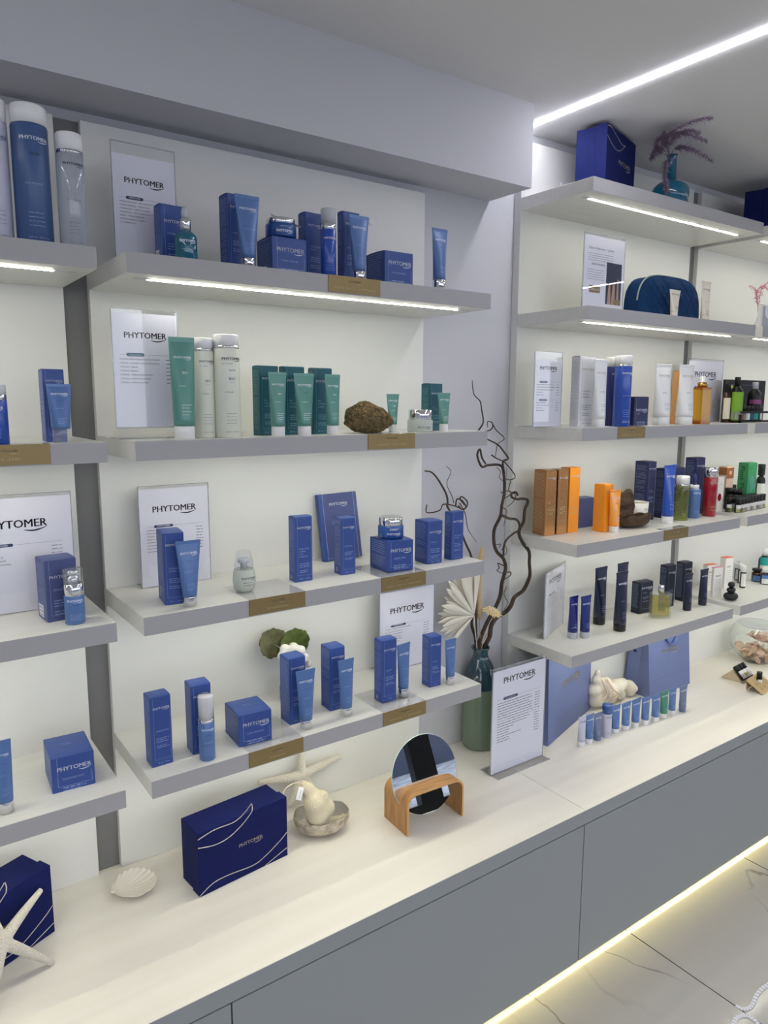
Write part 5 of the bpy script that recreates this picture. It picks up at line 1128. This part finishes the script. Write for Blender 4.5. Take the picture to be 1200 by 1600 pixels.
# driftwood with a candle
Pw = on_z(1005, 826, S3); o = thing('driftwood_bowl', 'rough brown driftwood bowl holding a white candle cup', 'bowl', Pw + Vector((0, .045, 0)), R(-8)); b = MB(); rw = (on_z(1036, 815, S3) - on_z(972, 815, S3)).length * .5
def wood(u, v, k=1.0, off=0):
    a = 2 * math.pi * u; n1 = mn.noise(Vector((math.cos(a) * 1.6, math.sin(a) * 1.6, 3))); n2 = mn.noise(Vector((math.cos(a) * 7, math.sin(a) * 7, v * 4)))
    r_ = math.sin(v * math.pi / 2) ** .7 * (1 + .12 * n1 * v + .05 * n2)
    return (rw * r_ * math.cos(a) * k, rw * .62 * r_ * math.sin(a) * k, .0 + .038 * v ** 2 * (1 + .5 * n1) + off)
b.grid(lambda u, v: wood(1 - u, .02 + .98 * v), 60, 16, 'driftwood'); b.grid(lambda u, v: wood(u, .02 + .98 * v, .9, .006 * (1 - v)), 60, 16, 'driftwood')
b.grid(lambda u, v: (lambda p, q: tuple(p[i] * (1 - v) + q[i] * v for i in range(3)))(wood(u, 1), wood(u, 1, .9)), 60, 1, 'driftwood'); obj('bowl', b, o)
b = MB(); hs = on_y(995, 764, Pw.y + .08).z - S3
b.grid(lambda u, v: (rw * (-.80 + 1.35 * u) + .003 * math.sin(v * 3), rw * .46 + .006 * mn.noise(Vector((u * 3, v * 4, 1))), .012 + (hs - .012) * v * (.80 + .22 * min(1, u / .78) - 1.3 * max(0, u - .80) + .05 * mn.noise(Vector((u * 8, 0, 3))))), 24, 10, 'driftwood'); ob = obj('bark_piece', b, o); sm = ob.modifiers.new('thickness', 'SOLIDIFY'); sm.thickness = .008
Pk = on_z(993, 812, S3 + .010); Pk = base_pt(S3 + .012, 993, 812, .024); dk = 37 * (Pk - CAM).dot(FW) / FP; hk = solve_y(784, Pk, ZH)
o = thing('candle', 'white candle in a ceramic cup set in the driftwood bowl', 'candle', Pk, face_cam(Pk) * .2); b = MB(); rk = dk / 2
b.lathe([(rk * .82, 0), (rk * .9, .003), (rk, hk), (rk * .93, hk), (rk * .92, hk - .008)], 'candle_cup', 32, cap1=False); mpk = lambda a, z: ((rk * .97) * math.sin(a / rk), -(rk * (.90 + .1 * z / hk)) * math.cos(a / rk) - .0008, z); b.text('From', 'ink_grey', mpk, rk * .25, hk * .58, width=rk * .5, align='c'); b.text('nature', 'ink_grey', mpk, rk * .25, hk * .36, width=rk * .62, align='c'); obj('cup', b, o)
obj('wax', MB().lathe([(rk * .915, hk - .008), (rk * .1, hk - .0075)], 'cream_tube', 28), o); obj('wick', MB().lathe([(.0007, hk - .008), (.0007, hk - .002)], 'ink', 6), o)
cbox(S3, (1008.5, 0), 1021, 722, 'tall navy carton behind the driftwood bowl', Y=.16, yaw=-4, xs=988, col='navy_carton', name='OLIGOMER|WELL BEING', group=G4)
cbox(S3, (1036, 0), 1066, 733, 'navy carton behind the bright blue tube, fourth right shelf', Y=.15, yaw=-4, xs=1021, col='navy_carton', name='OLIGOMER', group=G4)
ctube(S3, 1042, 818.3, 1036.5, 1054.8, 726.3, 17.5, 'tall bright blue tube with white cap right of the driftwood', caph=.125, col='royal_blue', cap='white_plastic', tester=False, name='LAIT', group=G4)
P, d, ht = round_dims(S3, 1063, 813.7, 20, 743); rbottle(S3, 1063, 813.7, 20.5, 743, 'clear bottle of yellow-green oil with a white cap', body='oil_green', cap='white_plastic', zc=.79, neck='chrome', ink='ink_grey', group=G4)
cbox(S3, (1082.7, 0), 1096.5, 716, 'tallest navy carton behind the dropper, fourth right shelf', Y=.14, yaw=-4, xs=1066, col='navy_carton', name='REVITAL', group=G4)
P, d, ht = round_dims(S3, 1081.5, 810, 20, 740); o = bottle(P, d, ht * .75, face_cam(P) * .4, 'blue bottle with white collar and dropper bulb beside red bottle', 'blue_tube', 'white_plastic', .86, ink='print_white', ink2='print_blue', group=G4, capd=d * .7)
obj('dropper_bulb', MB().lathe([(d * .16, ht * .75), (d * .17, ht * .9), (d * .1, ht * .98), (d * .02, ht)], 'deep_blue', 18), o)
P, d, ht = round_dims(S3, 1106.5, 807.3, 20, 730); bottle(P, d, ht, face_cam(P) * .4, 'deep red bottle with a tall chrome cap', 'red_bottle', 'chrome', .79, ink='print_pale', ink2='print_pale', group=G4)
P, wd, dp, ht, yw = corner_box(S3, (1119, 0), 1128.5, 746, xs=1113, Y=.13, yaw=-4); o = carton(P, wd, dp, ht, yw, 'white carton with a dark red drawing behind the red bottle', col='pale_carton', blank=True, side='none', group=G4); b = MB(); b.disc('red_bottle', flatmap(0, .0006), wd * .35, ht * .42, wd * .3, ry=wd * .4); b.words('ink_grey', flatmap(0, .0006), wd * .2, ht * .8, wd * .6, .002); obj('printed_panel', b, o)
P, wd, dp, ht, yw = corner_box(S3, (1132, 0), 1142.5, 730, xs=1119, Y=.17, yaw=-4); o = carton(P, wd, dp, ht, yw, 'peach carton with brown bands near the green box', col='peach_band', blank=True, side='none', group=G4); b = MB(); b.rect('brown_band', flatmap(0, .0006), 0, wd, ht * .72, ht * .98); b.rect('brown_band', flatmap(0, .0006), 0, wd, ht * .04, ht * .28); b.disc('peach_band', flatmap(0, .0009), wd * .5, ht * .86, wd * .18); b.disc('peach_band', flatmap(0, .0009), wd * .5, ht * .14, wd * .15)
b.rect('brown_band', leftmap(0, dp, .0006), 0, dp, ht * .80, ht * .98); obj('printed_panel', b, o)
plaque(1089.5, S3, 'gold plaque below the red bottle, fourth right shelf', title='OLIGOMER & TRESOR', wd=on_y(1123.5, 820, 0).x - on_y(1089.5, 820, 0).x)
# right edge: green box, tiny bottles
P, wd, dp, ht, yw = corner_box(S3, (1165, 0), 1178.5, 724, xs=1149, Y=.135, yaw=-6)
o = carton(P, wd, dp, ht, yw, 'green box with the words Plant Therapy running down its side', col='green_carton', blank=True, side='none', kind='printed_box'); b = MB()
b.text('Plant Therapy', 'ink', lambda a, c: (-.0006, dp * .75 - c, ht * .92 - a), 0, 0, width=ht * .9); b.text('Tea Tree', 'ink', flatmap(0, .0005), wd * .1, ht * .88, width=wd * .4); b.text('Organic', 'ink', flatmap(0, .0005), wd * .1, ht * .1, width=wd * .6)
for a in (.55, .95, 1.35, 1.8): b.poly([(wd * .4, ht * .3), (wd * .4 + wd * .5 * math.cos(a) - .001, ht * .3 + ht * .42 * math.sin(a)), (wd * .4 + wd * .5 * math.cos(a) + .004, ht * .3 + ht * .42 * math.sin(a) - .004)], 'print_teal', flatmap(0, .0006))
obj('lettering', b, o)
dbottle(S3, 1186, 13, 725, .19, 'black bottle with white label behind the green box', 'black_plastic', 'black_plastic', .7, [('label_white', .0, .7)], capd=.8)
dbottle(S3, 1144, 8.5, 757, .17, 'small amber bottle with pale green label left of the green box', 'amber', 'black_plastic', .68, [('label_green', .2, .8)], capd=.9)
lbl = ['label_lime', 'label_lime', 'label_purple', 'label_white', 'label_brown', 'label_white', 'label_brown', 'label_white']
lnm = ['lime', 'yellow', 'plum', 'white', 'brown', 'pale', 'tan', 'cream']
Pf = on_z(1157, 801.5, S3); first = {}
for row in range(2):
    for i in range(9):
        Pb = Vector((Pf.x + .0265 * i - .012 * row, Pf.y + .012 + .030 * row + .002 * i, S3)); ci = i % 8
        nm = 'tiny black-capped oil bottle, %s, in the %s row before green box' % (['first from the left', 'second from the left', 'third from the left', 'fourth from the left', 'fifth from the left', 'sixth from the left', 'seventh from the left', 'eighth from the left', 'last at the right'][i], ['front', 'rear'][row])
        if ci not in first:
            o = bottle(Pb, .0235, .056, -.35, nm, 'black_plastic', 'black_plastic', .60, logo=False, band=[('label_white', .08, .9), (lbl[ci], .1, .5)], group='tiny black-capped oil bottles', kind='oil_bottle', capd=.021); first[ci] = o
        else: copy_tree(first[ci], Pb, nm)
for i in range(3):
    Pb = Vector((Pf.x + .06 + .035 * i, Pf.y + .085, S3)); o = bottle(Pb, .032, .085 - .006 * i, -.3, ['squat black jar-like bottle behind the tiny bottles, nearest the green box', 'squat black bottle behind the tiny bottles, second from green box', 'squat black bottle behind the tiny bottles at the right edge'][i], 'black_plastic', 'black_plastic', .7, logo=False, band=[('label_teal' if i == 0 else 'label_brown', .1, .6)], group='black bottles behind the tiny ones', capd=.03)

# ---------------------------------------------------------------- lowest shelf of the right units
G5 = 'dark tubes on the lowest right shelf'
P = on_z(850, 999.5, S4); Q = on_z(880, 974, S4); yw = math.atan2(Q.y - P.y, Q.x - P.x); wd = (Q - P).length; ht = solve_y(895, P, ZH)
if Q.y > .255: wd *= (.255 - P.y) / (Q.y - P.y)
sign(P, wd, ht, yw, 'clear price stand turned sideways at the left end beside two small navy tubes', [.5, .56, .5, .6, .52, .44], pills=((.62, 'pill_navy', 'BARBATI'),), lz=.78, gap=.03)
DT = dict(ink='print_white', ink2='print_blue', tester=False)
ctube(S4, 894, 998.6, 888, 901.5, 931, 15, 'small navy tube with pale cap and wave drawing, leftmost of the pair', caph=.15, col='deep_blue', cap='clear_cap_grey', logo=True, wave=True, group=G5, ink='print_white', ink2='print_blue', tester=False)
ctube(S4, 913, 998, 906, 922, 930.5, 14.5, 'small navy tube with pale cap, right of its twin', caph=.15, col='deep_blue', cap='clear_cap_grey', group=G5, **DT)
ctube(S4, 935.5, 977, 930, 948.7, 886, 18.5, 'tall black-navy tube left of the tall pair', caph=.12, col='ink_tube', cap='black_plastic', name='HOMME', group=G5, **DT)
ctube(S4, 969, 969, 963.5, 980.3, 879, 18, 'tall black-navy tube hidden behind another, only its top showing', caph=.12, col='ink_tube', cap='black_plastic', group=G5, **DT)
ctube(S4, 967.5, 987.5, 961.7, 980, 893, 19, 'tall black-navy tube at the shelf front, near the perfume bottle', caph=.115, col='ink_tube', cap='black_plastic', name='RASAGE', group=G5, **DT)
cbox(S4, (998, 960), (1018, 956), 911.7, 'black-navy cube carton left of the perfume bottle', xs=985, col='ink_carton', squat=True, name='HOMME', group=G5)
# perfume bottle
Pp = on_z(1035, 966, S4); yw = face_cam(Pp) * .55; dep = (Pp - CAM).dot(FW); wq = 30 * dep / FP; hq = solve_y(927, Pp, ZH)
o = thing('perfume_bottle', 'square glass perfume bottle of yellow scent with silver cap', 'bottle', Pp + Vector((0, .012, 0)), yw); q = wq / 2; dq = wq * .5
obj('glass_body', MB().box(-q, q, -dq / 2, dq / 2, 0, hq, 'clear_plastic', .0025), o); b = MB(); b.box(-q * .86, q * .86, -dq * .36, dq * .36, .006, hq * .88, 'scent', .002); b.box(-q * .4, q * .4, -dq * .37, -dq * .365, hq * .3, hq * .6, 'oil_green'); obj('scent', b, o)
obj('cap', MB().lathe([(q * .3, hq), (q * .3, hq * 1.28), (q * .26, hq * 1.3)], 'chrome', 24), o)
cbox(S4, (1040, 0), 1052.5, 885, 'black-navy carton behind the perfume bottle', Y=.15, yaw=-3, xs=1028, col='ink_carton', group=G5)
cbox(S4, (1066, 940.3), (1078.5, 938), 880, 'tallest black-navy carton right of the perfume bottle', xs=1053.5, col='ink_carton', group=G5)
ctube(S4, 1073, 954.8, 1070, 1082.3, 896, 12.5, 'slim black-navy tube in front of the tallest dark carton', caph=.14, col='ink_tube', cap='ink_tube', group=G5, **DT)
ctube(S4, 1097, 946.5, 1093.6, 1106.3, 889, 12.5, 'slim black-navy tube alone at the right end of lowest shelf', caph=.14, col='ink_tube', cap='ink_tube', group=G5, **DT)
GD = 'small goods on the lowest shelf at the right edge'
def dbox(bl, br, yt, xs, label, top, dp=None, Y=None, yaw=None):
    P, wd, d, ht, yw = corner_box(S4, bl, br, yt, xs, dp, Y, yaw); o = carton(P, wd, max(.012, min(d, .06)), ht, yw, label, col='pale_carton', blank=True, side='print', ink2='ink_grey', group=GD, kind='printed_box'); b = MB(); d = max(.012, min(d, .06))
    b.box(-.0004, wd + .0004, -.0004, d + .0004, ht + .0006, ht + .0026, top); mp = flatmap(0, .0006); b.text('BALM', 'ink', mp, wd * .2, ht * .7, width=wd * .5)
    for k in range(6): b.words('ink_grey', mp, wd * .15, ht * (.6 - .07 * k), wd * .7, .0016)
    obj('coloured_top', b, o); return o
Yd = .17
dbox((1103, 0), 1117, 884, 1096, 'white box with salmon top left of the pink-topped box', 'salmon', Y=.20, yaw=-10)
dbox((1113, 934), (1127, 934), 888, 1110, 'white box with pink top in front of two salmon-topped boxes', 'pinkish', Y=.125, yaw=-10)
dbox((1131, 0), 1143, 873, 1122, 'taller white box with salmon top beside the clear bag', 'salmon', Y=.175, yaw=-10)
for i, (x, y0, yt) in enumerate(((1151, 907, 880.5), (1156.5, 912, 881), (1159.5, 919, 884))):
    P, d, ht = round_dims(S4, x, y0, 8.5, yt); bottle(P, d, ht, -.4, ['white-capped roller bottle at the rear of the three', 'white-capped roller bottle in the middle of the three', 'white-capped roller bottle at the front of the three'][i], 'black_plastic', 'white_plastic', .72, logo=False, band=[('label_white', .1, .92)], group='roller bottles', kind='roller_bottle')
b = MB(); Pz = Vector((on_y(1150, 895, .215).x, .225, S4))
o = thing('plastic_bag', 'crumpled clear plastic bag behind the white-capped roller bottles', 'bag', Pz)
b.grid(lambda u, v: (.05 * math.cos(2 * math.pi * u) * (1 - .25 * v) * (1 + .12 * mn.noise(Vector((u * 9, v * 5, 2)))), .026 * math.sin(2 * math.pi * u) * (1 - .5 * v) + .004 * mn.noise(Vector((u * 11, v * 6, 5))), .085 * v * (1 + .12 * mn.noise(Vector((math.cos(6.28 * u) * 2, math.sin(6.28 * u) * 2, 7))))), 48, 14, 'clear_plastic'); obj('film', b, o)
obj('tan_packet', MB().box(-.028, -.012, -.008, .004, .001, .03, 'cream_tube', .002), o)
# stacked pebbles
Ps = on_z(1149, 939, S4); dep = (Ps - CAM).dot(FW); zz = S4; GS = 'stacked black pebbles'
for i, (wpx, hpx, lb) in enumerate(((25.5, 13, 'wide flat black pebble at the bottom of the stack'), (15.5, 9, 'middle black pebble of the stack'), (12.5, 9.5, 'small round black pebble on top of the stack'))):
    rx, rz_ = wpx / 2 * dep / FP, hpx / 2 * dep / FP * .95; b = MB(); b.lathe([(rx * math.sin(math.pi * k / 14) ** .8, rz_ - rz_ * math.cos(math.pi * k / 14)) for k in range(1, 14)], 'stone_black', 28, sy=.8)
    o = obj('pebble', b); o.location = Ps + Vector((0, .02, zz - S4)); zz += rz_ * 1.93; tag(o, lb, 'stone', GS)
dbottle(S4, 1181.5, 15, 888, 0, 'squat amber jar with black lid below the teal-labelled bottle', 'amber', 'black_plastic', .80, [('label_blue', .1, .6)], capd=.95, yb=909.5)
dbottle(S4, 1192, 17, 857, .17, 'dark bottle with teal and white label and white cap', 'black_plastic', 'white_plastic', .78, [('label_white', .05, .62), ('label_teal', .62, .95)], capd=.55)
dbottle(S4, 1194.5, 13.5, 887, 0, 'small dark bottle with blue and white label at the right edge', 'black_plastic', 'white_plastic', .72, [('label_white', .08, .5), ('label_blue', .5, .8)], capd=.7, yb=914)
dbottle(S4, 1207, 15, 853, .19, 'pale bottle with white cap cut by the right edge', 'label_blue', 'white_plastic', .8, [('label_white', .1, .9)], capd=.6)

# ================================================================ ON THE WORKTOP, RIGHT HALF
def paper_bag(P, wd, dp, ht, yaw, label, lz, tilt=0, m='bag_blue', handle=True):
    o = thing('paper_bag', label, 'bag', P, yaw, 'blue paper carrier bags', tilt); b = MB(); z0 = .0006
    def sec(t): k = 1 - .45 * t; return dp * k, dp * (1 - k) / 2
    N = 10
    def ring(z, ins=0):
        t = z / ht; d_, o_ = sec(t); g = min(.3, .25 * t + .05) * d_ * (.5 + .5 * t)
        x0, x1 = ins, wd - ins; y0, y1 = o_ + ins, o_ + d_ - ins; ym = (y0 + y1) / 2
        return [(x0, y0, z), (wd / 2, y0 - .002 * math.sin(math.pi * t), z), (x1, y0, z), (x1 - g, ym, z), (x1, y1, z), (x0, y1, z), (x0 + g, ym, z)]
    b.loft([ring(z0 + (ht - z0) * i / N) for i in range(N + 1)], m, False, True, False); b.loft([ring(ht - .0 - (ht * .5) * i / 4, .0012) for i in range(5)], 'bag_inside', False, False, True)
    mp = lambda a, z: (a, sec(z / ht)[1] - .0026 * math.sin(math.pi * z / ht) - .0006, z); b.logo('print_silver', mp, wd * .5, ht * lz, wd * .42)
    b.bar('bag_inside', mp, wd * .01, wd * .99, ht * .22, .0004); obj('body', b, o)
    if handle:
        h = MB(); yt = sec(1)[1]
        q = smooth_path([(wd * .36, yt - .003, ht * .9), (wd * .355, yt - .010, ht * .84), (wd * .39, yt - .016, ht * .70), (wd * .47, yt - .018, ht * .64), (wd * .56, yt - .018, ht * .65), (wd * .64, yt - .014, ht * .72), (wd * .66, yt - .010, ht * .84), (wd * .655, yt - .003, ht * .9)], 4)
        h.add([tuple(p_ + Vector((0, s_, 0))) for p_ in q for s_ in (-.007, .007)], [(2 * i, 2 * i + 1, 2 * i + 3, 2 * i + 2) for i in range(len(q) - 1)], 'ribbon', True); ob = obj('ribbon_handle', h, o); sm = ob.modifiers.new('thickness', 'SOLIDIFY'); sm.thickness = .0008
    return o
P = on_z(1015, 1092.5, ZC); Q = on_z(1078, 1068, ZC); wd = (Q - P).length * .995; yw = math.atan2(Q.y - P.y, Q.x - P.x); dp = min(solve_x(974, P, Vector((-math.sin(yw), math.cos(yw), 0))), .13)
paper_bag(P, wd, dp, .296, yw, 'blue paper carrier bag with ribbon handle behind the row of mini tubes', .53)
P = on_z(856, 1166.6, ZC); Q = on_z(922, 1108, ZC); yw = math.atan2(Q.y - P.y, Q.x - P.x); wd = (Q - P).length; dp = .036
paper_bag(P, wd, dp, .292, yw, 'blue paper carrier bag half hidden behind the tall price list', .56, handle=False)
# cloth pouch tied with string
Yq = .20
pp = [(932, 1062), (928, 1078), (930, 1094), (944, 1098), (950, 1080), (946, 1068), (962, 1074), (968, 1088), (982, 1072), (984, 1086), (972, 1068), (992, 1076), (934, 1050), (955, 1092)]
rd = [.018, .024, .026, .024, .030, .024, .030, .022, .024, .018, .022, .014, .012, .02]
pts = [on_y(x, y, Yq + .01 * math.sin(i)) for i, (x, y) in enumerate(pp)]; rd = [r_ * 1.12 for r_ in rd]
for p_, r_ in zip(pts, rd): p_.z = max(p_.z, ZC + r_ * .98); p_.y = min(p_.y, SD - r_ - .002)
h = hull(pts, rd, 'cotton_cloth', 'cotton_pouch', 'cream cotton pouch tied with string between the two blue paper bags', 'cloth pouch', .005)
b = MB(); c0 = h.location; 
for dx, dy in ((0, 0), (4, 6), (-5, 9)):
    b.tube(smooth_path([on_y(945 + dx, 1062, Yq - .045) - c0, on_y(953 + dx, 1070 + dy, Yq - .05) - c0, on_y(958 + dx * 2, 1078 + dy, Yq - .05) - c0, on_y(952 + dx * 2, 1090 + dy * .4, Yq - .05) - c0], 5), .0026, 'peach_band', 7)
obj('tie', b, h)
# row of mini tubes
mini = [(907.8, 1168, 902, 914, 1119, 11.5, 'lilac_plastic', 'white_plastic', 'lilac mini tube at the left end of the row'), (919.8, 1163, 914.5, 927, 1116, 11.5, 'blue_tube', 'white_plastic', 'blue mini tube, second from the left in the row'), (932.5, 1158, 927, 939.5, 1113.5, 12, 'grey_tube', 'grey_tube', 'grey mini tube between a blue one and the tiny white bottle'), None,
 (960.5, 1147, 955.5, 969.5, 1101.5, 12, 'blue_tube', 'white_plastic', 'blue mini tube just right of the blue-capped tiny bottle'), (976.5, 1142, 970.5, 985, 1097, 12, 'blue_tube', 'white_plastic', 'blue mini tube, second right of the blue-capped tiny bottle'), (992, 1137, 986.5, 1000.5, 1091.8, 11.5, 'blue_tube', 'white_plastic', 'blue mini tube, third right of the blue-capped tiny bottle'),
 (1007, 1133, 1001, 1014.5, 1088.5, 11.5, 'blue_tube', 'white_plastic', 'blue mini tube, fourth right of the blue-capped tiny bottle'), (1023, 1128, 1016.5, 1030.5, 1085.5, 11.5, 'blue_tube', 'white_plastic', 'blue mini tube touching the green mini tube'), (1036, 1123, 1030.5, 1043.5, 1079.5, 11.5, 'green_tube', 'white_plastic', 'green mini tube in the row before the carrier bag'), (1049, 1118, 1044, 1055.5, 1075, 10.5, 'blue_tube', 'white_plastic', 'blue mini tube between the green and the last grey one'), (1065.5, 1113, 1061, 1073.5, 1071.5, 10.5, 'grey_tube', 'grey_tube', 'grey mini tube at the right end of the row')]
for t in mini:
    if t: ctube(ZC, t[0], t[1], t[2], t[3], t[4], t[5], t[8], caph=.18, col=t[6], cap=t[7], tester=False, ink='print_white' if t[6] != 'lilac_plastic' else 'pill_navy', ink2='print_blue', group='row of mini tubes on the worktop')
P, d, ht = round_dims(ZC, 946.5, 1154, 15.5, 1100); bottle(P, d, ht, face_cam(P) * .4, 'tiny white bottle with a blue cap in the mini tube row', 'lilac_plastic', 'jar_blue', .73, ink='pill_navy', ink2='ink_grey', group='row of mini tubes on the worktop')
# glass bowl with petals
Pb = on_z(1178, 1038.5, ZC); dep = (Pb - CAM).dot(FW); rb2 = 41 * dep / FP; Pb = base_pt(ZC, 1180, 1038.5, rb2 * .5)
o = thing('glass_bowl', 'large clear glass bowl of petals at the right edge of the worktop', 'bowl', Pb); b = MB()
hb = solve_y(975, Pb, ZH)
prof = [(rb2 * .45, .0)] + [(rb2 * math.sin(R(a)), rb2 * .98 - rb2 * math.cos(R(a)) * .98) for a in (30, 40, 50, 60, 70, 80, 90, 100, 110, 120, 130)]
k = hb / prof[-1][1]; prof = [(r_, z * k) for r_, z in prof]; b.lathe(prof, 'bowl_glass', 56, cap1=False); obj('glass_wall', b, o)
b = MB(); b.lathe([(prof[-1][0] * .97, hb), (prof[-1][0], hb + .001), (prof[-1][0] * 1.01, hb), (prof[-1][0] * .99, hb - .001)], 'acrylic_edge', 56); obj('rim', b, o)
def petal(C, n, s, label, m='petal', g='dried petals in the glass bowl'):
    b = MB(); b.grid(lambda u, v: ((u - .5) * s * 2 * math.sin(math.pi * (.12 + .76 * v)) ** .6, (v - .5) * s * 1.6, s * (.5 * (u - .5) ** 2 * 2 + .35 * (v - .5) ** 2 + .08 * mn.noise(Vector((u * 3 + s * 99, v * 3, C.x * 30))))), 8, 8, m)
    o = obj('petal', b); o.location = C; o.rotation_euler = n; sm = o.modifiers.new('thickness', 'SOLIDIFY'); sm.thickness = .0006; return tag(o, label, 'petal', g)
rr = random.Random(11)
for i in range(46):
    a = rr.uniform(0, 2 * math.pi); q_ = rr.random() ** .5; zz = .008 + .048 * rr.random() ** .8; rm = rb2 * (.45 + .4 * min(1, zz / .045)) * .78 * q_
    petal(Pb + Vector((rm * math.cos(a), rm * math.sin(a), zz)), (rr.uniform(-.9, .9), rr.uniform(-.9, .9), rr.uniform(0, 6)), rr.uniform(.014, .021), 'one of the loose dried petals filling the glass bowl', 'petal_tan' if i % 3 else 'petal')
Cr = on_y(1190, 1003, Pb.y - .01); o = thing('dried_rose', 'pale pink rose head lying on the petals in the glass bowl', 'flower', Cr); b = MB()
for i in range(22):
    a = i * 2.4; s_ = .011 + .0019 * i; t_ = .15 + .05 * i
    Tp = Matrix.Rotation(a, 4, 'Z') @ Matrix.Translation((.003 + .0012 * i, 0, .022 - .0008 * i)) @ Matrix.Rotation(.2 + .055 * i, 4, 'Y')
    b.grid(lambda u, v: ((u - .5) ** 2 * s_ * -.9, (u - .5) * s_ * 1.5 * (.5 + .5 * v), (v - .35) * s_ * 1.25), 6, 5, 'petal', T=Tp)
ob = obj('petals', b, o); sm = ob.modifiers.new('thickness', 'SOLIDIFY'); sm.thickness = .0005
# wooden wedge with tiny bottles
Pw = on_z(1126, 1058, ZC); Pe = on_z(1160, 1068, ZC); uw = (Pe - Pw); Lw = uw.length; yw = math.atan2(uw.y, uw.x)
o = thing('wooden_rack', 'pale triangular wooden rack carrying tiny tilted oil bottles', 'rack', Pw, yw); b = MB(); hw = .044; dw = .085
b.add([(0, 0, 0), (Lw, 0, 0), (Lw * .50, 0, hw), (0, dw, 0), (Lw, dw, 0), (Lw * .50, dw, hw)], [(0, 1, 2), (3, 5, 4), (0, 3, 4, 1), (1, 4, 5, 2), (0, 2, 5, 3)], 'pale_wood'); obj('wedge', b, o)
ax = Vector((-(Lw * .5), 0, hw)).normalized(); nx_ = Vector((hw, 0, Lw * .5)).normalized()
for i, (lab_, nm) in enumerate((('label_pink', 'tiny tilted oil bottle with pink label on the triangular rack'), ('label_lime', 'tiny tilted oil bottle with yellow label on the triangular rack'), ('label_white', 'tiny tilted oil bottle with white label at the rack rear'))):
    q = Pw + Matrix.Rotation(yw, 3, 'Z') @ (Vector((Lw * .93, .014 + .027 * i, .004)) + nx_ * .0125)
    bt = bottle(q, .023, .062, 0, nm, 'black_plastic', 'black_plastic', .66, logo=False, band=[('label_white', .1, .9), (lab_, .12, .55)], group='tiny tilted oil bottles', kind='oil_bottle', capd=.021)
    Ya_ = -nx_; Xa_ = Ya_.cross(ax); bt.rotation_euler = (Matrix.Rotation(yw, 4, 'Z') @ Matrix((Xa_, Ya_, ax)).transposed().to_4x4()).to_euler()
    if False: pass
# kraft card holder at the right edge
Pk = on_z(1197, 1083, ZC); o = thing('kraft_card', 'tilted brown kraft card with printed icons at the right edge', 'card', Pk + Vector((-.0, .0, .002)), R(8)); Tk = Matrix.Rotation(R(-58), 4, 'X'); b = MB(); b.box(-.035, .09, -.001, .001, 0, .075, 'kraft', T=Tk); mpk = lambda a, c: Tk @ Vector((a, -.0014, c))
for i in range(2):
    for j in range(2): b.disc('ink', mpk, .0 + .03 * i, .02 + .022 * j, .0055, 12); b.disc('kraft', lambda a, c: Tk @ Vector((a, -.0018, c)), .0 + .03 * i, .02 + .022 * j, .004, 12)
for k_ in range(4): b.words('ink', mpk, .045, .05 - .008 * k_, .03, .002)
obj('card_face', b, o); b = MB(); b.add([(-.03, .062, .0), (.085, .062, .0), (.085, .0632, .0385), (-.03, .0632, .0385)], [(0, 1, 2, 3)], 'kraft'); obj('easel_back', b, o)
Pt_ = Pk + Vector((.03, .045, 0)); bt = bottle(Pt_ + ZH * .0, .022, .065, -.3, 'tiny black-capped bottle behind the kraft card', 'black_plastic', 'black_plastic', .62, logo=False, band=[('label_white', .1, .9)], capd=.02)
